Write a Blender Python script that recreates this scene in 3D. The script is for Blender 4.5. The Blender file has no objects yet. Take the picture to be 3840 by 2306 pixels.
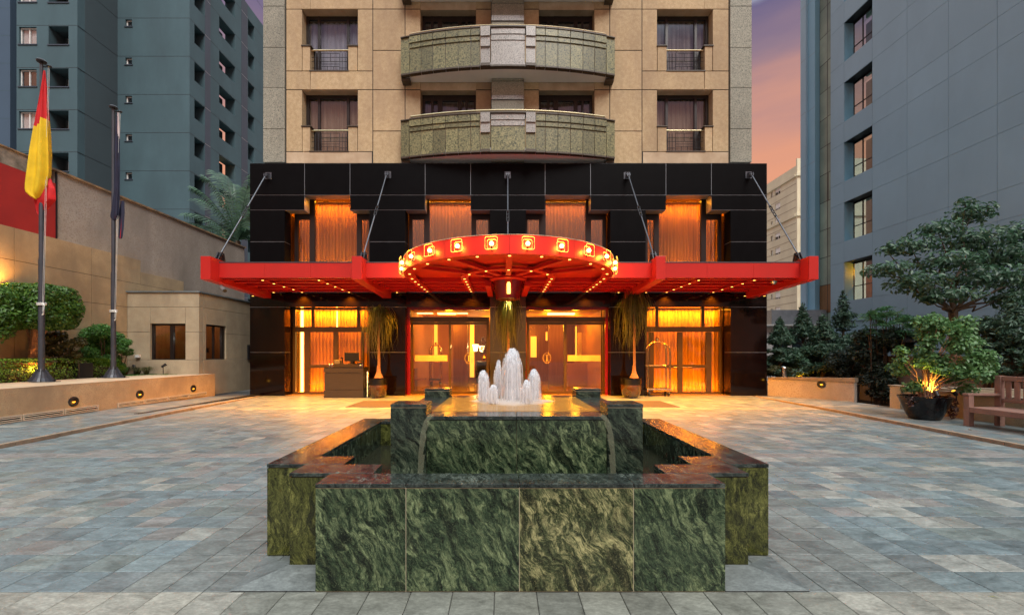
import bpy, math, random
import numpy as np
from mathutils import Vector, Matrix
random.seed(7); RNG = np.random.default_rng(11)
SC = bpy.context.scene; COL = SC.collection
R = math.radians

# ------------------------------------------------------------------ camera
F, U0, V0, CH = 1520.0, 1887.0, 1325.0, 1.5
cd = bpy.data.cameras.new('camera'); cam = bpy.data.objects.new('camera', cd); COL.objects.link(cam)
cam.location = (0, 0, CH); cam.rotation_euler = (R(90), 0, 0)
cd.sensor_width = 36; cd.lens = 36 * F / 3840; cd.shift_x = (1920 - U0) / 3840; cd.shift_y = (V0 - 1153) / 3840
cd.clip_start = 0.05; cd.clip_end = 3000
SC.camera = cam

# ------------------------------------------------------------------ world, sun, exposure
SUN_EL, SUN_AZ = R(54), R(160)      # azimuth measured so that the sun stands behind the camera, a little to the left
w = bpy.data.worlds.new('World'); SC.world = w; w.use_nodes = True
nt = w.node_tree; nt.nodes.clear(); N = nt.nodes.new; L = nt.links.new
out = N('ShaderNodeOutputWorld'); bg = N('ShaderNodeBackground'); L(bg.outputs[0], out.inputs[0])
sky = N('ShaderNodeTexSky'); sky.sky_type = 'NISHITA'; sky.sun_disc = False
sky.sun_elevation = SUN_EL; sky.sun_rotation = SUN_AZ; sky.air_density = 1.2; sky.dust_density = 2.0
tc = N('ShaderNodeTexCoord'); sep = N('ShaderNodeSeparateXYZ'); L(tc.outputs['Generated'], sep.inputs[0])
nz = N('ShaderNodeTexNoise'); nz.inputs['Scale'].default_value = 2.2; nz.inputs['Detail'].default_value = 6
mp = N('ShaderNodeMapping'); mp.inputs['Scale'].default_value = (1, 1, 5); L(tc.outputs['Generated'], mp.inputs[0]); L(mp.outputs[0], nz.inputs[0])
ma = N('ShaderNodeMath'); ma.operation = 'MULTIPLY_ADD'; L(nz.outputs[0], ma.inputs[0]); ma.inputs[1].default_value = 0.22; 
mb = N('ShaderNodeMath'); mb.operation = 'ADD'; mb.inputs[1].default_value = -0.11; L(sep.outputs['Z'], mb.inputs[0]); L(mb.outputs[0], ma.inputs[2])
cr = N('ShaderNodeValToRGB'); L(ma.outputs[0], cr.inputs[0])
SK = [(0.0, (.24, .13, .10)), (0.20, (.27, .12, .09)), (0.36, (.40, .175, .105)), (0.45, (.30, .15, .12)), (0.53, (.145, .10, .13)), (0.60, (.08, .068, .125)), (0.69, (.75, .86, .92)), (1.0, (1.15, 1.3, 1.36))]
el = cr.color_ramp.elements
while len(el) < len(SK): el.new(0.5)
for e, (p, c) in zip(el, SK): e.position = p; e.color = (*c, 1)
mul = N('ShaderNodeVectorMath'); mul.operation = 'SCALE'; mul.inputs['Scale'].default_value = 0.10; L(sky.outputs[0], mul.inputs[0])
mr = N('ShaderNodeMapRange'); mr.interpolation_type = 'SMOOTHSTEP'; mr.inputs['From Min'].default_value = 0.62; mr.inputs['From Max'].default_value = 0.95; L(sep.outputs['Z'], mr.inputs['Value'])
mr.inputs['To Max'].default_value = 0.35
mx = N('ShaderNodeMix'); mx.data_type = 'RGBA'; L(mr.outputs[0], mx.inputs['Factor']); L(cr.outputs[0], mx.inputs['A']); L(mul.outputs[0], mx.inputs['B'])
L(mx.outputs['Result'], bg.inputs[0]); bg.inputs[1].default_value = 1.0
sd = bpy.data.lights.new('sun', 'SUN'); sd.energy = 1.5; sd.angle = R(28); sd.color = (1.0, .95, .9)
sun = bpy.data.objects.new('sun', sd); COL.objects.link(sun)
_d = Vector((math.sin(SUN_AZ) * math.cos(SUN_EL), math.cos(SUN_AZ) * math.cos(SUN_EL), math.sin(SUN_EL)))
sun.rotation_euler = _d.to_track_quat('Z', 'Y').to_euler(); sun.location = (0, -5, 20)
vs = SC.view_settings; vs.view_transform = 'Standard'; vs.look = 'None'; vs.gamma = 1; vs.use_curve_mapping = False; vs.exposure = 1.02
SC.cycles.use_denoising = True; SC.cycles.max_bounces = 6; SC.cycles.diffuse_bounces = 3; SC.cycles.glossy_bounces = 3
SC.cycles.transmission_bounces = 4; SC.cycles.transparent_max_bounces = 32; SC.cycles.volume_bounces = 2; SC.cycles.sample_clamp_indirect = 6
SC.cycles.caustics_reflective = False; SC.cycles.caustics_refractive = False

# ------------------------------------------------------------------ projection helpers (measurements -> metres)
def X(u, Y): return (u - U0) * Y / F
def Z(v, Y): return CH - (v - V0) * Y / F
def P(u, v, Y): return (X(u, Y), Y, Z(v, Y))
def GY(v, z=0): return (CH - z) * F / (v - V0)

# ------------------------------------------------------------------ materials
MATS = {}
def lk(nt, a, b): nt.links.new(a, b)
def base_mat(name):
    m = bpy.data.materials.new(name); m.use_nodes = True; MATS[name] = m
    return m, m.node_tree, m.node_tree.nodes['Principled BSDF']
def coords(nt, scale=(1, 1, 1), objrand=False, rot=(0, 0, 0)):
    g = nt.nodes.new('ShaderNodeNewGeometry'); mp = nt.nodes.new('ShaderNodeMapping'); mp.inputs['Scale'].default_value = scale; mp.inputs['Rotation'].default_value = rot
    lk(nt, g.outputs['Position'], mp.inputs[0])
    if objrand:
        oi = nt.nodes.new('ShaderNodeObjectInfo'); c = nt.nodes.new('ShaderNodeCombineXYZ'); mm = nt.nodes.new('ShaderNodeMath'); mm.operation = 'MULTIPLY'; mm.inputs[1].default_value = 40
        lk(nt, oi.outputs['Random'], mm.inputs[0]); lk(nt, mm.outputs[0], c.inputs[0]); lk(nt, mm.outputs[0], c.inputs[1]); lk(nt, mm.outputs[0], c.inputs[2]); lk(nt, c.outputs[0], mp.inputs['Location'])
    return mp.outputs[0]
def noise(nt, vec, scale, detail=4, rough=.6, dist=0):
    n = nt.nodes.new('ShaderNodeTexNoise'); n.inputs['Scale'].default_value = scale; n.inputs['Detail'].default_value = detail
    n.inputs['Roughness'].default_value = rough; n.inputs['Distortion'].default_value = dist; lk(nt, vec, n.inputs[0]); return n.outputs[0]
def ramp(nt, fac, stops):
    r = nt.nodes.new('ShaderNodeValToRGB'); lk(nt, fac, r.inputs[0]); e = r.color_ramp.elements
    while len(e) < len(stops): e.new(.5)
    for q, (p, c) in zip(e, stops):
        q.position = p; q.color = (*c, 1) if isinstance(c, (tuple, list)) else (c, c, c, 1)
    return r.outputs[0]
def mixc(nt, fac, a, b, mode='MIX'):
    m = nt.nodes.new('ShaderNodeMix'); m.data_type = 'RGBA'; m.blend_type = mode
    if isinstance(fac, (int, float)): m.inputs['Factor'].default_value = fac
    else: lk(nt, fac, m.inputs['Factor'])
    for k, s in (('A', a), ('B', b)):
        if isinstance(s, (tuple, list)): m.inputs[k].default_value = (*s, 1)
        else: lk(nt, s, m.inputs[k])
    return m.outputs['Result']
def bump(nt, b, h, strength, dist=.01):
    n = nt.nodes.new('ShaderNodeBump'); n.inputs['Strength'].default_value = strength; n.inputs['Distance'].default_value = dist
    lk(nt, h, n.inputs['Height']); lk(nt, n.outputs[0], b.inputs['Normal'])
def pm(name, c, rough=.6, metal=0, c2=None, scale=3, detail=5, bs=0, bd=.01, stretch=(1, 1, 1), spec=.5, coat=0, big=None, bigscale=.35, objvar=0, fine=None):
    """general procedural paint/stone: two tones of noise, optional large stains, per-object value shift"""
    m, nt, b = base_mat(name); v = coords(nt, stretch)
    c2 = c2 or tuple(x * .8 for x in c)
    n = noise(nt, v, scale, detail); col = ramp(nt, n, [(.35, c2), (.65, c)])
    if big: col = mixc(nt, ramp(nt, noise(nt, coords(nt, (1, 1, .35)), bigscale, 6, .65), [(.45, 0.), (.75, 1.)]), col, big)
    if fine: col = mixc(nt, ramp(nt, noise(nt, v, fine[1], 3, .7), [(.5, 0.), (.62, 1.)]), col, fine[0])
    if objvar:
        oi = nt.nodes.new('ShaderNodeObjectInfo'); rr = ramp(nt, oi.outputs['Random'], [(0, 1 - objvar), (1, 1.)]); col = mixc(nt, 1, col, rr, 'MULTIPLY')
    lk(nt, col, b.inputs['Base Color']); b.inputs['Roughness'].default_value = rough; b.inputs['Metallic'].default_value = metal
    b.inputs['Specular IOR Level'].default_value = spec; b.inputs['Coat Weight'].default_value = coat; b.inputs['Coat Roughness'].default_value = .05
    if bs: bump(nt, b, n if not fine else noise(nt, v, fine[1], 4, .7), bs, bd)
    return m
def emis(name, c, s):
    m, nt, b = base_mat(name); b.inputs['Base Color'].default_value = (*c, 1); b.inputs['Emission Color'].default_value = (*c, 1); b.inputs['Emission Strength'].default_value = s; return m
def glass(name, tint=(.9, .9, .9), refl=.12, rough=.0, warp=0):
    m, nt, b = base_mat(name); nt.nodes.remove(b); o = nt.nodes['Material Output']
    t = nt.nodes.new('ShaderNodeBsdfTransparent'); t.inputs[0].default_value = (*tint, 1)
    g = nt.nodes.new('ShaderNodeBsdfGlossy'); g.inputs['Roughness'].default_value = rough; g.inputs[0].default_value = (.95, .97, 1, 1)
    fr = nt.nodes.new('ShaderNodeFresnel'); ge = nt.nodes.new('ShaderNodeNewGeometry'); io = nt.nodes.new('ShaderNodeMath'); io.operation = 'MULTIPLY_ADD'
    lk(nt, ge.outputs['Backfacing'], io.inputs[0]); io.inputs[1].default_value = -.8333; io.inputs[2].default_value = 1.5; lk(nt, io.outputs[0], fr.inputs[0])
    ad = nt.nodes.new('ShaderNodeMath'); ad.operation = 'ADD'; ad.use_clamp = True; ad.inputs[1].default_value = refl; lk(nt, fr.outputs[0], ad.inputs[0])
    mx = nt.nodes.new('ShaderNodeMixShader'); lk(nt, ad.outputs[0], mx.inputs[0]); lk(nt, t.outputs[0], mx.inputs[1]); lk(nt, g.outputs[0], mx.inputs[2]); lk(nt, mx.outputs[0], o.inputs[0])
    if warp:
        bp = nt.nodes.new('ShaderNodeBump'); bp.inputs['Strength'].default_value = warp; bp.inputs['Distance'].default_value = .02
        lk(nt, noise(nt, coords(nt), 1.3, 2, .5), bp.inputs['Height']); lk(nt, bp.outputs[0], g.inputs['Normal'])
    return m

def marble(name, dark, mid, light, rough=.16, bright=.5, scale=1., rot=(0, .55, 0)):
    m, nt, b = base_mat(name); v = coords(nt, (1, 1, 1), True, rot)
    warp = nt.nodes.new('ShaderNodeTexNoise'); warp.inputs['Scale'].default_value = 2.6 * scale; warp.inputs['Detail'].default_value = 5; lk(nt, v, warp.inputs[0])
    vm = nt.nodes.new('ShaderNodeVectorMath'); vm.operation = 'MULTIPLY_ADD'; lk(nt, warp.outputs['Color'], vm.inputs[0]); vm.inputs[1].default_value = (.22, .22, .22); lk(nt, v, vm.inputs[2])
    mp2 = nt.nodes.new('ShaderNodeMapping'); mp2.inputs['Scale'].default_value = (5.2, 5.2, 1.2); lk(nt, vm.outputs[0], mp2.inputs[0])
    n1 = noise(nt, vm.outputs[0], 3.0 * scale, 6, .6, .3); n2 = noise(nt, mp2.outputs[0], 3.4 * scale, 14, .74, .5); n4 = noise(nt, mp2.outputs[0], 1.3 * scale, 8, .6, .4); n3 = noise(nt, coords(nt), 110, 3, .75)
    c = ramp(nt, n2, [(.38, dark), (.50, mid), (.62, tuple(.55 * a + .45 * q for a, q in zip(mid, light)))])
    c = mixc(nt, mixc(nt, 1, ramp(nt, n2, [(.48, 0.), (.61, 1.)]), ramp(nt, n1, [(.56 - .22 * bright, 0.), (.66 - .16 * bright, 1.)]), 'MULTIPLY'), c, light)
    c = mixc(nt, ramp(nt, n4, [(.38, .85), (.47, 0.)]), c, dark)
    c = mixc(nt, 1, c, ramp(nt, noise(nt, mp2.outputs[0], 16 * scale, 5, .75), [(.36, .45), (.5, 1.), (.66, 1.7)]), 'MULTIPLY')
    c = mixc(nt, ramp(nt, n3, [(.57, 0.), (.68, .4)]), c, light)
    lk(nt, c, b.inputs['Base Color']); b.inputs['Roughness'].default_value = rough; b.inputs['Specular IOR Level'].default_value = .4
    bump(nt, b, n3, .05, .002); return m

pm('beige_stone', (.67, .515, .305), .85, c2=(.53, .385, .21), scale=9, bs=.5, bd=.004, big=(.32, .22, .14), bigscale=.5, objvar=.14, fine=((.36, .225, .115), 60))
pm('beige_smooth', (.62, .48, .32), .8, c2=(.48, .34, .21), scale=2, big=(.36, .26, .17), objvar=.08)
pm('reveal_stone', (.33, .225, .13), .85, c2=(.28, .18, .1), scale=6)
pm('grey_granite', (.42, .40, .31), .7, c2=(.29, .28, .225), scale=22, detail=6, objvar=.12, fine=((.075, .08, .062), 48), big=(.18, .17, .13))
pm('green_granite', (.34, .31, .15), .4, c2=(.17, .17, .08), scale=14, detail=8, objvar=.42, fine=((.045, .055, .03), 20))
pm('pale_granite', (.48, .45, .41), .35, c2=(.36, .35, .33), scale=16, detail=8, objvar=.12, fine=((.1, .1, .09), 40))
pm('brown_granite', (.09, .065, .04), .5, c2=(.045, .035, .022), scale=30)
pm('joint_dark', (.03, .027, .022), .9)
pm('white_soffit', (.88, .85, .82), .8, c2=(.84, .81, .78))
pm('brass', (.75, .6, .35), .25, 1)
pm('gold', (.9, .62, .25), .12, 1)
pm('dark_frame', (.02, .014, .012), .35, c2=(.016, .011, .01))
pm('brown_frame', (.07, .045, .028), .4)
pm('black_panel', (.004, .004, .0045), .45, c2=(.003, .003, .0035), spec=.06, objvar=.1)
pm('panel_joint', (.30, .33, .36), .4, .3)
pm('black_granite', (.006, .003, .003), .08, c2=(.004, .002, .002), spec=.28)
pm('pillar_granite', (.035, .035, .042), .12, c2=(.028, .028, .034), spec=.9)  # black granite whose grey-blue base colour stands in for reflected sky
pm('red_paint', (.54, .022, .018), .34, c2=(.50, .02, .016), scale=1.1, spec=.5, bs=.03, bd=.003, big=(.46, .022, .018), bigscale=.9)
pm('red_side', (.50, .010, .008), .6, spec=.25)
pm('red_gloss', (.2, .004, .004), .2)
pm('steel_grey', (.12, .13, .15), .4, .6)
pm('dark_metal', (.03, .03, .035), .45, .5)
pm('pole_paint', (.055, .06, .075), .45, .2, c2=(.04, .045, .055), scale=4)
pm('plaster', (.46, .40, .34), .9, c2=(.40, .345, .29), scale=1.6, big=(.22, .19, .155), bigscale=.45, bs=.2, fine=((.3, .245, .2), 30))
pm('ochre_concrete', (.56, .41, .235), .9, c2=(.44, .315, .175), scale=2.2, bs=.6, bd=.006, big=(.23, .175, .115), bigscale=.7, fine=((.34, .24, .14), 70))
pm('booth_concrete', (.47, .39, .26), .88, c2=(.38, .305, .2), scale=2.4, bs=.5, bd=.005, big=(.24, .2, .14), bigscale=.8, fine=((.3, .24, .16), 80))
pm('red_wall', (.42, .022, .018), .75, c2=(.36, .018, .016), scale=1.5)
pm('stained_concrete', (.36, .31, .25), .9, c2=(.12, .11, .09), scale=3.5, detail=8)
pm('copper_cap', (.42, .26, .13), .6, c2=(.12, .09, .07), scale=3)
pm('zinc_cap', (.22, .26, .28), .5, .3, c2=(.14, .17, .17), scale=3)
pm('teal_wall', (.065, .125, .148), .85, c2=(.056, .11, .13), scale=.35, big=(.044, .082, .098), bigscale=.25)
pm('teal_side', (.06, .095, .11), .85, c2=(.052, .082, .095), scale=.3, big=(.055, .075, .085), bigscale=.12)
pm('blue_wall', (.055, .1, .155), .8, c2=(.05, .09, .14), scale=.3)
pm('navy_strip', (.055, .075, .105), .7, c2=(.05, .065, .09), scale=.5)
pm('white_frame', (.85, .86, .82), .5)
pm('curtain_white', (.95, .93, .85), .8, c2=(.62, .60, .54), scale=6, stretch=(6, 6, .3))
pm('office_panel', (.31, .46, .55), .5, c2=(.295, .435, .52), scale=.6, big=(.25, .37, .44), bigscale=.2, objvar=.06)
pm('office_blue', (.22, .42, .54), .45, c2=(.2, .39, .5), scale=.6)
pm('cream_wall', (.78, .72, .52), .85, c2=(.72, .66, .47), scale=.15, big=(.42, .37, .27), bigscale=.06)
pm('roof_grey', (.3, .33, .36), .7)
pm('curb_stone', (.30, .235, .165), .85, c2=(.17, .13, .09), scale=5, bs=.4, detail=8)
pm('ground_concrete', (.16, .155, .14), .9, c2=(.12, .115, .105), scale=1)
pm('soil', (.05, .035, .022), .95, c2=(.03, .02, .014), scale=6, bs=.6)
pm('mat_rubber', (.055, .038, .03), .9, c2=(.04, .03, .024), scale=60)
pm('desk_wood', (.042, .032, .024), .5, c2=(.034, .026, .019), scale=4, stretch=(1, 1, 8))
pm('black_plastic', (.012, .012, .013), .35)
pm('grey_plastic', (.16, .15, .14), .5)
pm('chrome', (.8, .78, .72), .08, 1)
pm('black_glaze', (.006, .005, .006), .08, spec=.4)
pm('amber_glaze', (.10, .035, .008), .06, c2=(.035, .012, .004), scale=3, coat=1)
pm('terracotta', (.35, .14, .06), .7)
pm('bench_wood', (.27, .15, .115), .65, c2=(.2, .11, .085), scale=7, stretch=(1, 1, 1), bs=.15, detail=8, objvar=.15)
pm('bark', (.12, .085, .055), .9, c2=(.06, .045, .03), scale=9, bs=.7, bd=.02)
pm('palm_bark', (.32, .17, .10), .9, c2=(.2, .1, .06), scale=14, stretch=(1, 1, 3), bs=.5)
pm('wood_wall', (.26, .12, .045), .5, c2=(.19, .085, .03), scale=2, stretch=(6, 6, .4))
pm('lobby_wall', (.5, .26, .1), .6, c2=(.45, .22, .08), scale=1)
pm('lobby_floor', (.42, .25, .12), .15)
pm('rope', (.6, .42, .18), .7, c2=(.4, .26, .1), scale=20)
pm('flag_red', (.62, .008, .012), .75); pm('flag_yellow', (.85, .58, .01), .75); pm('flag_navy', (.014, .018, .05), .7, c2=(.008, .01, .03), scale=4)
pm('flag_pale', (.6, .5, .5), .7)
pm('window_dark', (.02, .03, .036), .12)
pm('steel_brushed', (.5, .48, .45), .25, 1)
pm('gravel', (.35, .33, .31), .9, c2=(.18, .17, .16), scale=60, bs=1)
pm('louver_metal', (.55, .47, .35), .6, c2=(.46, .4, .3), scale=5)
pm('dark_inside', (.01, .009, .008), .9)
pm('frosted', (.75, .55, .3), .6)
pm('umbrella_cloth', (.02, .022, .026), .8)
pm('grout', (.08, .078, .072), .95)
pm('joint_light', (.42, .38, .26), .7)
emis('bulb', (1, .50, .09), 2.6); emis('bulb_big', (1, .60, .18), 7); emis('lamp_shade', (1, .72, .3), 4.5); emis('glow_wire', (1, .56, .10), .95)
emis('light_strip', (1, .66, .16), 3.2); emis('wall_glow', (1, .42, .04), 1.0); emis('booth_lamp', (1, .95, .8), 12)
emis('lit_window', (1, .5, .16), .9)
glass('glass_clear', (.95, .93, .9), .0, 0, .15)
glass('glass_reflect', (.72, .7, .68), .05, 0, .3)
glass('glass_mirror', (.72, .7, .68), .17, 0, .35)
glass('glass_room', (.88, .88, .9), .04, 0, .15)
glass('glass_bluish', (.7, .78, .8), .04, 0.02, .2)
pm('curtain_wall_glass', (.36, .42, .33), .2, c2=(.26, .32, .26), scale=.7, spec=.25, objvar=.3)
pm('water_basin_stone', (.05, .055, .035), .5, c2=(.03, .035, .022), scale=4)
marble('marble_light', (.010, .013, .006), (.05, .066, .028), (.33, .32, .15), .15, .85, 1.35)
marble('marble_green', (.005, .009, .006), (.028, .05, .026), (.17, .22, .11), .15, .55, 1.4, (0, .5, 0))
marble('marble_dark', (.004, .007, .006), (.024, .038, .026), (.11, .14, .09), .12, .35, 1.3, (0, .7, 0))
marble('marble_mossy', (.010, .013, .005), (.05, .058, .014), (.15, .16, .045), .22, .4, 1.6, (0, .1, 0))
marble('marble_top', (.006, .010, .010), (.026, .036, .032), (.10, .12, .10), .17, .3, 1.4, (1.2, .3, 0))

# curtains: pleated cloth that lets light through
def curtain_mat(name, c):
    m, nt, b = base_mat(name); v = coords(nt, (9, 9, .12)); n = noise(nt, v, 2.2, 3)
    col = ramp(nt, n, [(.35, tuple(x * .62 for x in c)), (.62, c)]); nt.nodes.remove(b)
    d = nt.nodes.new('ShaderNodeBsdfDiffuse'); t = nt.nodes.new('ShaderNodeBsdfTranslucent'); mx = nt.nodes.new('ShaderNodeMixShader'); mx.inputs[0].default_value = .35
    lk(nt, col, d.inputs[0]); lk(nt, col, t.inputs[0]); lk(nt, d.outputs[0], mx.inputs[1]); lk(nt, t.outputs[0], mx.inputs[2]); lk(nt, mx.outputs[0], nt.nodes['Material Output'].inputs[0]); return m
curtain_mat('curtain_orange', (.88, .42, .07)); curtain_mat('curtain_grey', (.6, .52, .45)); curtain_mat('curtain_pale', (.85, .85, .87)); curtain_mat('curtain_brown', (.58, .43, .30))

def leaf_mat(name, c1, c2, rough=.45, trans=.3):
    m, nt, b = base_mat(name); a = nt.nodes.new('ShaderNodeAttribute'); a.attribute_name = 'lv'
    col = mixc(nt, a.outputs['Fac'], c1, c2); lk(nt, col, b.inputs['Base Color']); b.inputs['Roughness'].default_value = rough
    t = nt.nodes.new('ShaderNodeBsdfTranslucent'); lk(nt, col, t.inputs[0]); mx = nt.nodes.new('ShaderNodeMixShader'); mx.inputs[0].default_value = trans
    lk(nt, b.outputs[0], mx.inputs[1]); lk(nt, t.outputs[0], mx.inputs[2]); lk(nt, mx.outputs[0], nt.nodes['Material Output'].inputs[0]); return m
leaf_mat('leaf_dark', (.022, .062, .036), (.085, .175, .095)); leaf_mat('leaf_conifer', (.016, .05, .032), (.06, .125, .07), .55, .15)
leaf_mat('leaf_topiary', (.03, .095, .012), (.11, .24, .03)); leaf_mat('leaf_bright', (.04, .14, .025), (.12, .30, .055)); leaf_mat('leaf_hedge', (.07, .15, .012), (.2, .34, .035))
leaf_mat('leaf_bush', (.04, .12, .035), (.15, .30, .10)); leaf_mat('leaf_palm', (.03, .11, .05), (.12, .27, .11)); leaf_mat('leaf_ponytail', (.05, .065, .022), (.17, .17, .06))
leaf_mat('leaf_olive', (.05, .055, .015), (.13, .12, .04)); leaf_mat('leaf_lit', (.12, .12, .01), (.4, .3, .02)); leaf_mat('leaf_grass', (.045, .06, .015), (.15, .14, .05)); leaf_mat('leaf_cover', (.04, .12, .02), (.09, .24, .04))
leaf_mat('leaf_purple', (.05, .02, .02), (.14, .07, .05)); leaf_mat('leaf_blackish', (.012, .022, .014), (.035, .055, .035)); leaf_mat('leaf_yellow', (.3, .3, .02), (.4, .4, .03))
leaf_mat('leaf_grey', (.03, .055, .04), (.075, .115, .085), .3)

# paving tiles: the tone is an attribute of each stone, slate streaks and grain come from noise
m, nt, b = base_mat('slate_tile'); at = nt.nodes.new('ShaderNodeAttribute'); at.attribute_name = 'tone'
av = nt.nodes.new('ShaderNodeAttribute'); av.attribute_name = 'lv'
cmb = nt.nodes.new('ShaderNodeCombineXYZ'); q = nt.nodes.new('ShaderNodeMath'); q.operation = 'MULTIPLY'; q.inputs[1].default_value = 30; lk(nt, av.outputs['Fac'], q.inputs[0]); lk(nt, q.outputs[0], cmb.inputs[2])
def tcoord(s):
    g = nt.nodes.new('ShaderNodeNewGeometry'); mp = nt.nodes.new('ShaderNodeMapping'); mp.inputs['Scale'].default_value = s; lk(nt, g.outputs['Position'], mp.inputs[0]); lk(nt, cmb.outputs[0], mp.inputs['Location']); return mp.outputs[0]
n1 = noise(nt, tcoord((1, 2.0, 1)), 3.2, 8, .65, 1.2); n2 = noise(nt, tcoord((1, 1.9, 1)), 34, 5, .75); n3 = noise(nt, tcoord((1, 1, 1)), .5, 3)
c = mixc(nt, 1, mixc(nt, .52, at.outputs['Color'], (.14, .178, .185)), ramp(nt, n1, [(.3, .62), (.5, .95), (.7, 1.28)]), 'MULTIPLY')
c = mixc(nt, 1, c, ramp(nt, n2, [(.3, .7), (.5, 1.), (.72, 1.42)]), 'MULTIPLY')
c = mixc(nt, 1, c, ramp(nt, n3, [(.3, .78), (.5, .98), (.7, 1.12)]), 'MULTIPLY')
lk(nt, c, b.inputs['Base Color']); lk(nt, ramp(nt, n1, [(.3, .30), (.7, .52)]), b.inputs['Roughness']); bump(nt, b, n2, .25, .004)

# water
m, nt, b = base_mat('pool_water'); b.inputs['Base Color'].default_value = (.34, .17, .03, 1); b.inputs['Roughness'].default_value = .24; b.inputs['Specular IOR Level'].default_value = .9  # orange base colour stands in for the lit doors mirrored in the water
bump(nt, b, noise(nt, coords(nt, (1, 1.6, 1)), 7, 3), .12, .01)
m, nt, b = base_mat('basin_water'); b.inputs['Base Color'].default_value = (.018, .02, .013, 1); b.inputs['Roughness'].default_value = .12; bump(nt, b, noise(nt, coords(nt, (1, 1, 1)), 4, 3), .12, .01)
def vol(name, dens, col=(.97, .98, 1)):
    m, nt, b = base_mat(name); nt.nodes.remove(b); p = nt.nodes.new('ShaderNodeVolumePrincipled'); p.inputs['Color'].default_value = (*col, 1); p.inputs['Density'].default_value = dens; p.inputs['Anisotropy'].default_value = .1
    lk(nt, p.outputs[0], nt.nodes['Material Output'].inputs['Volume']); return m
vol('spray_dense', 42, (1, 1, 1)); vol('spray_thin', 11, (1, 1, 1)); vol('spray_mist', 12, (1, 1, 1))
m, nt, b = base_mat('water_streaks'); nt.nodes.remove(b); d = nt.nodes.new('ShaderNodeBsdfDiffuse'); d.inputs[0].default_value = (.97, .98, 1, 1); t = nt.nodes.new('ShaderNodeBsdfTranslucent'); t.inputs[0].default_value = (.97, .98, 1, 1)
m1 = nt.nodes.new('ShaderNodeMixShader'); m1.inputs[0].default_value = .5; lk(nt, d.outputs[0], m1.inputs[1]); lk(nt, t.outputs[0], m1.inputs[2]); tr = nt.nodes.new('ShaderNodeBsdfTransparent'); m2 = nt.nodes.new('ShaderNodeMixShader')
lk(nt, ramp(nt, noise(nt, coords(nt, (1, 1, .18)), 60, 2), [(.35, .10), (.65, .42)]), m2.inputs[0]); lk(nt, tr.outputs[0], m2.inputs[1]); lk(nt, m1.outputs[0], m2.inputs[2]); lk(nt, m2.outputs[0], nt.nodes['Material Output'].inputs[0])
m, nt, b = base_mat('water_sheet'); b.inputs['Base Color'].default_value = (.25, .27, .18, 1); b.inputs['Roughness'].default_value = .1; b.inputs['Alpha'].default_value = .35
m = glass('glass_globe', (1, .8, .5), .1)

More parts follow.
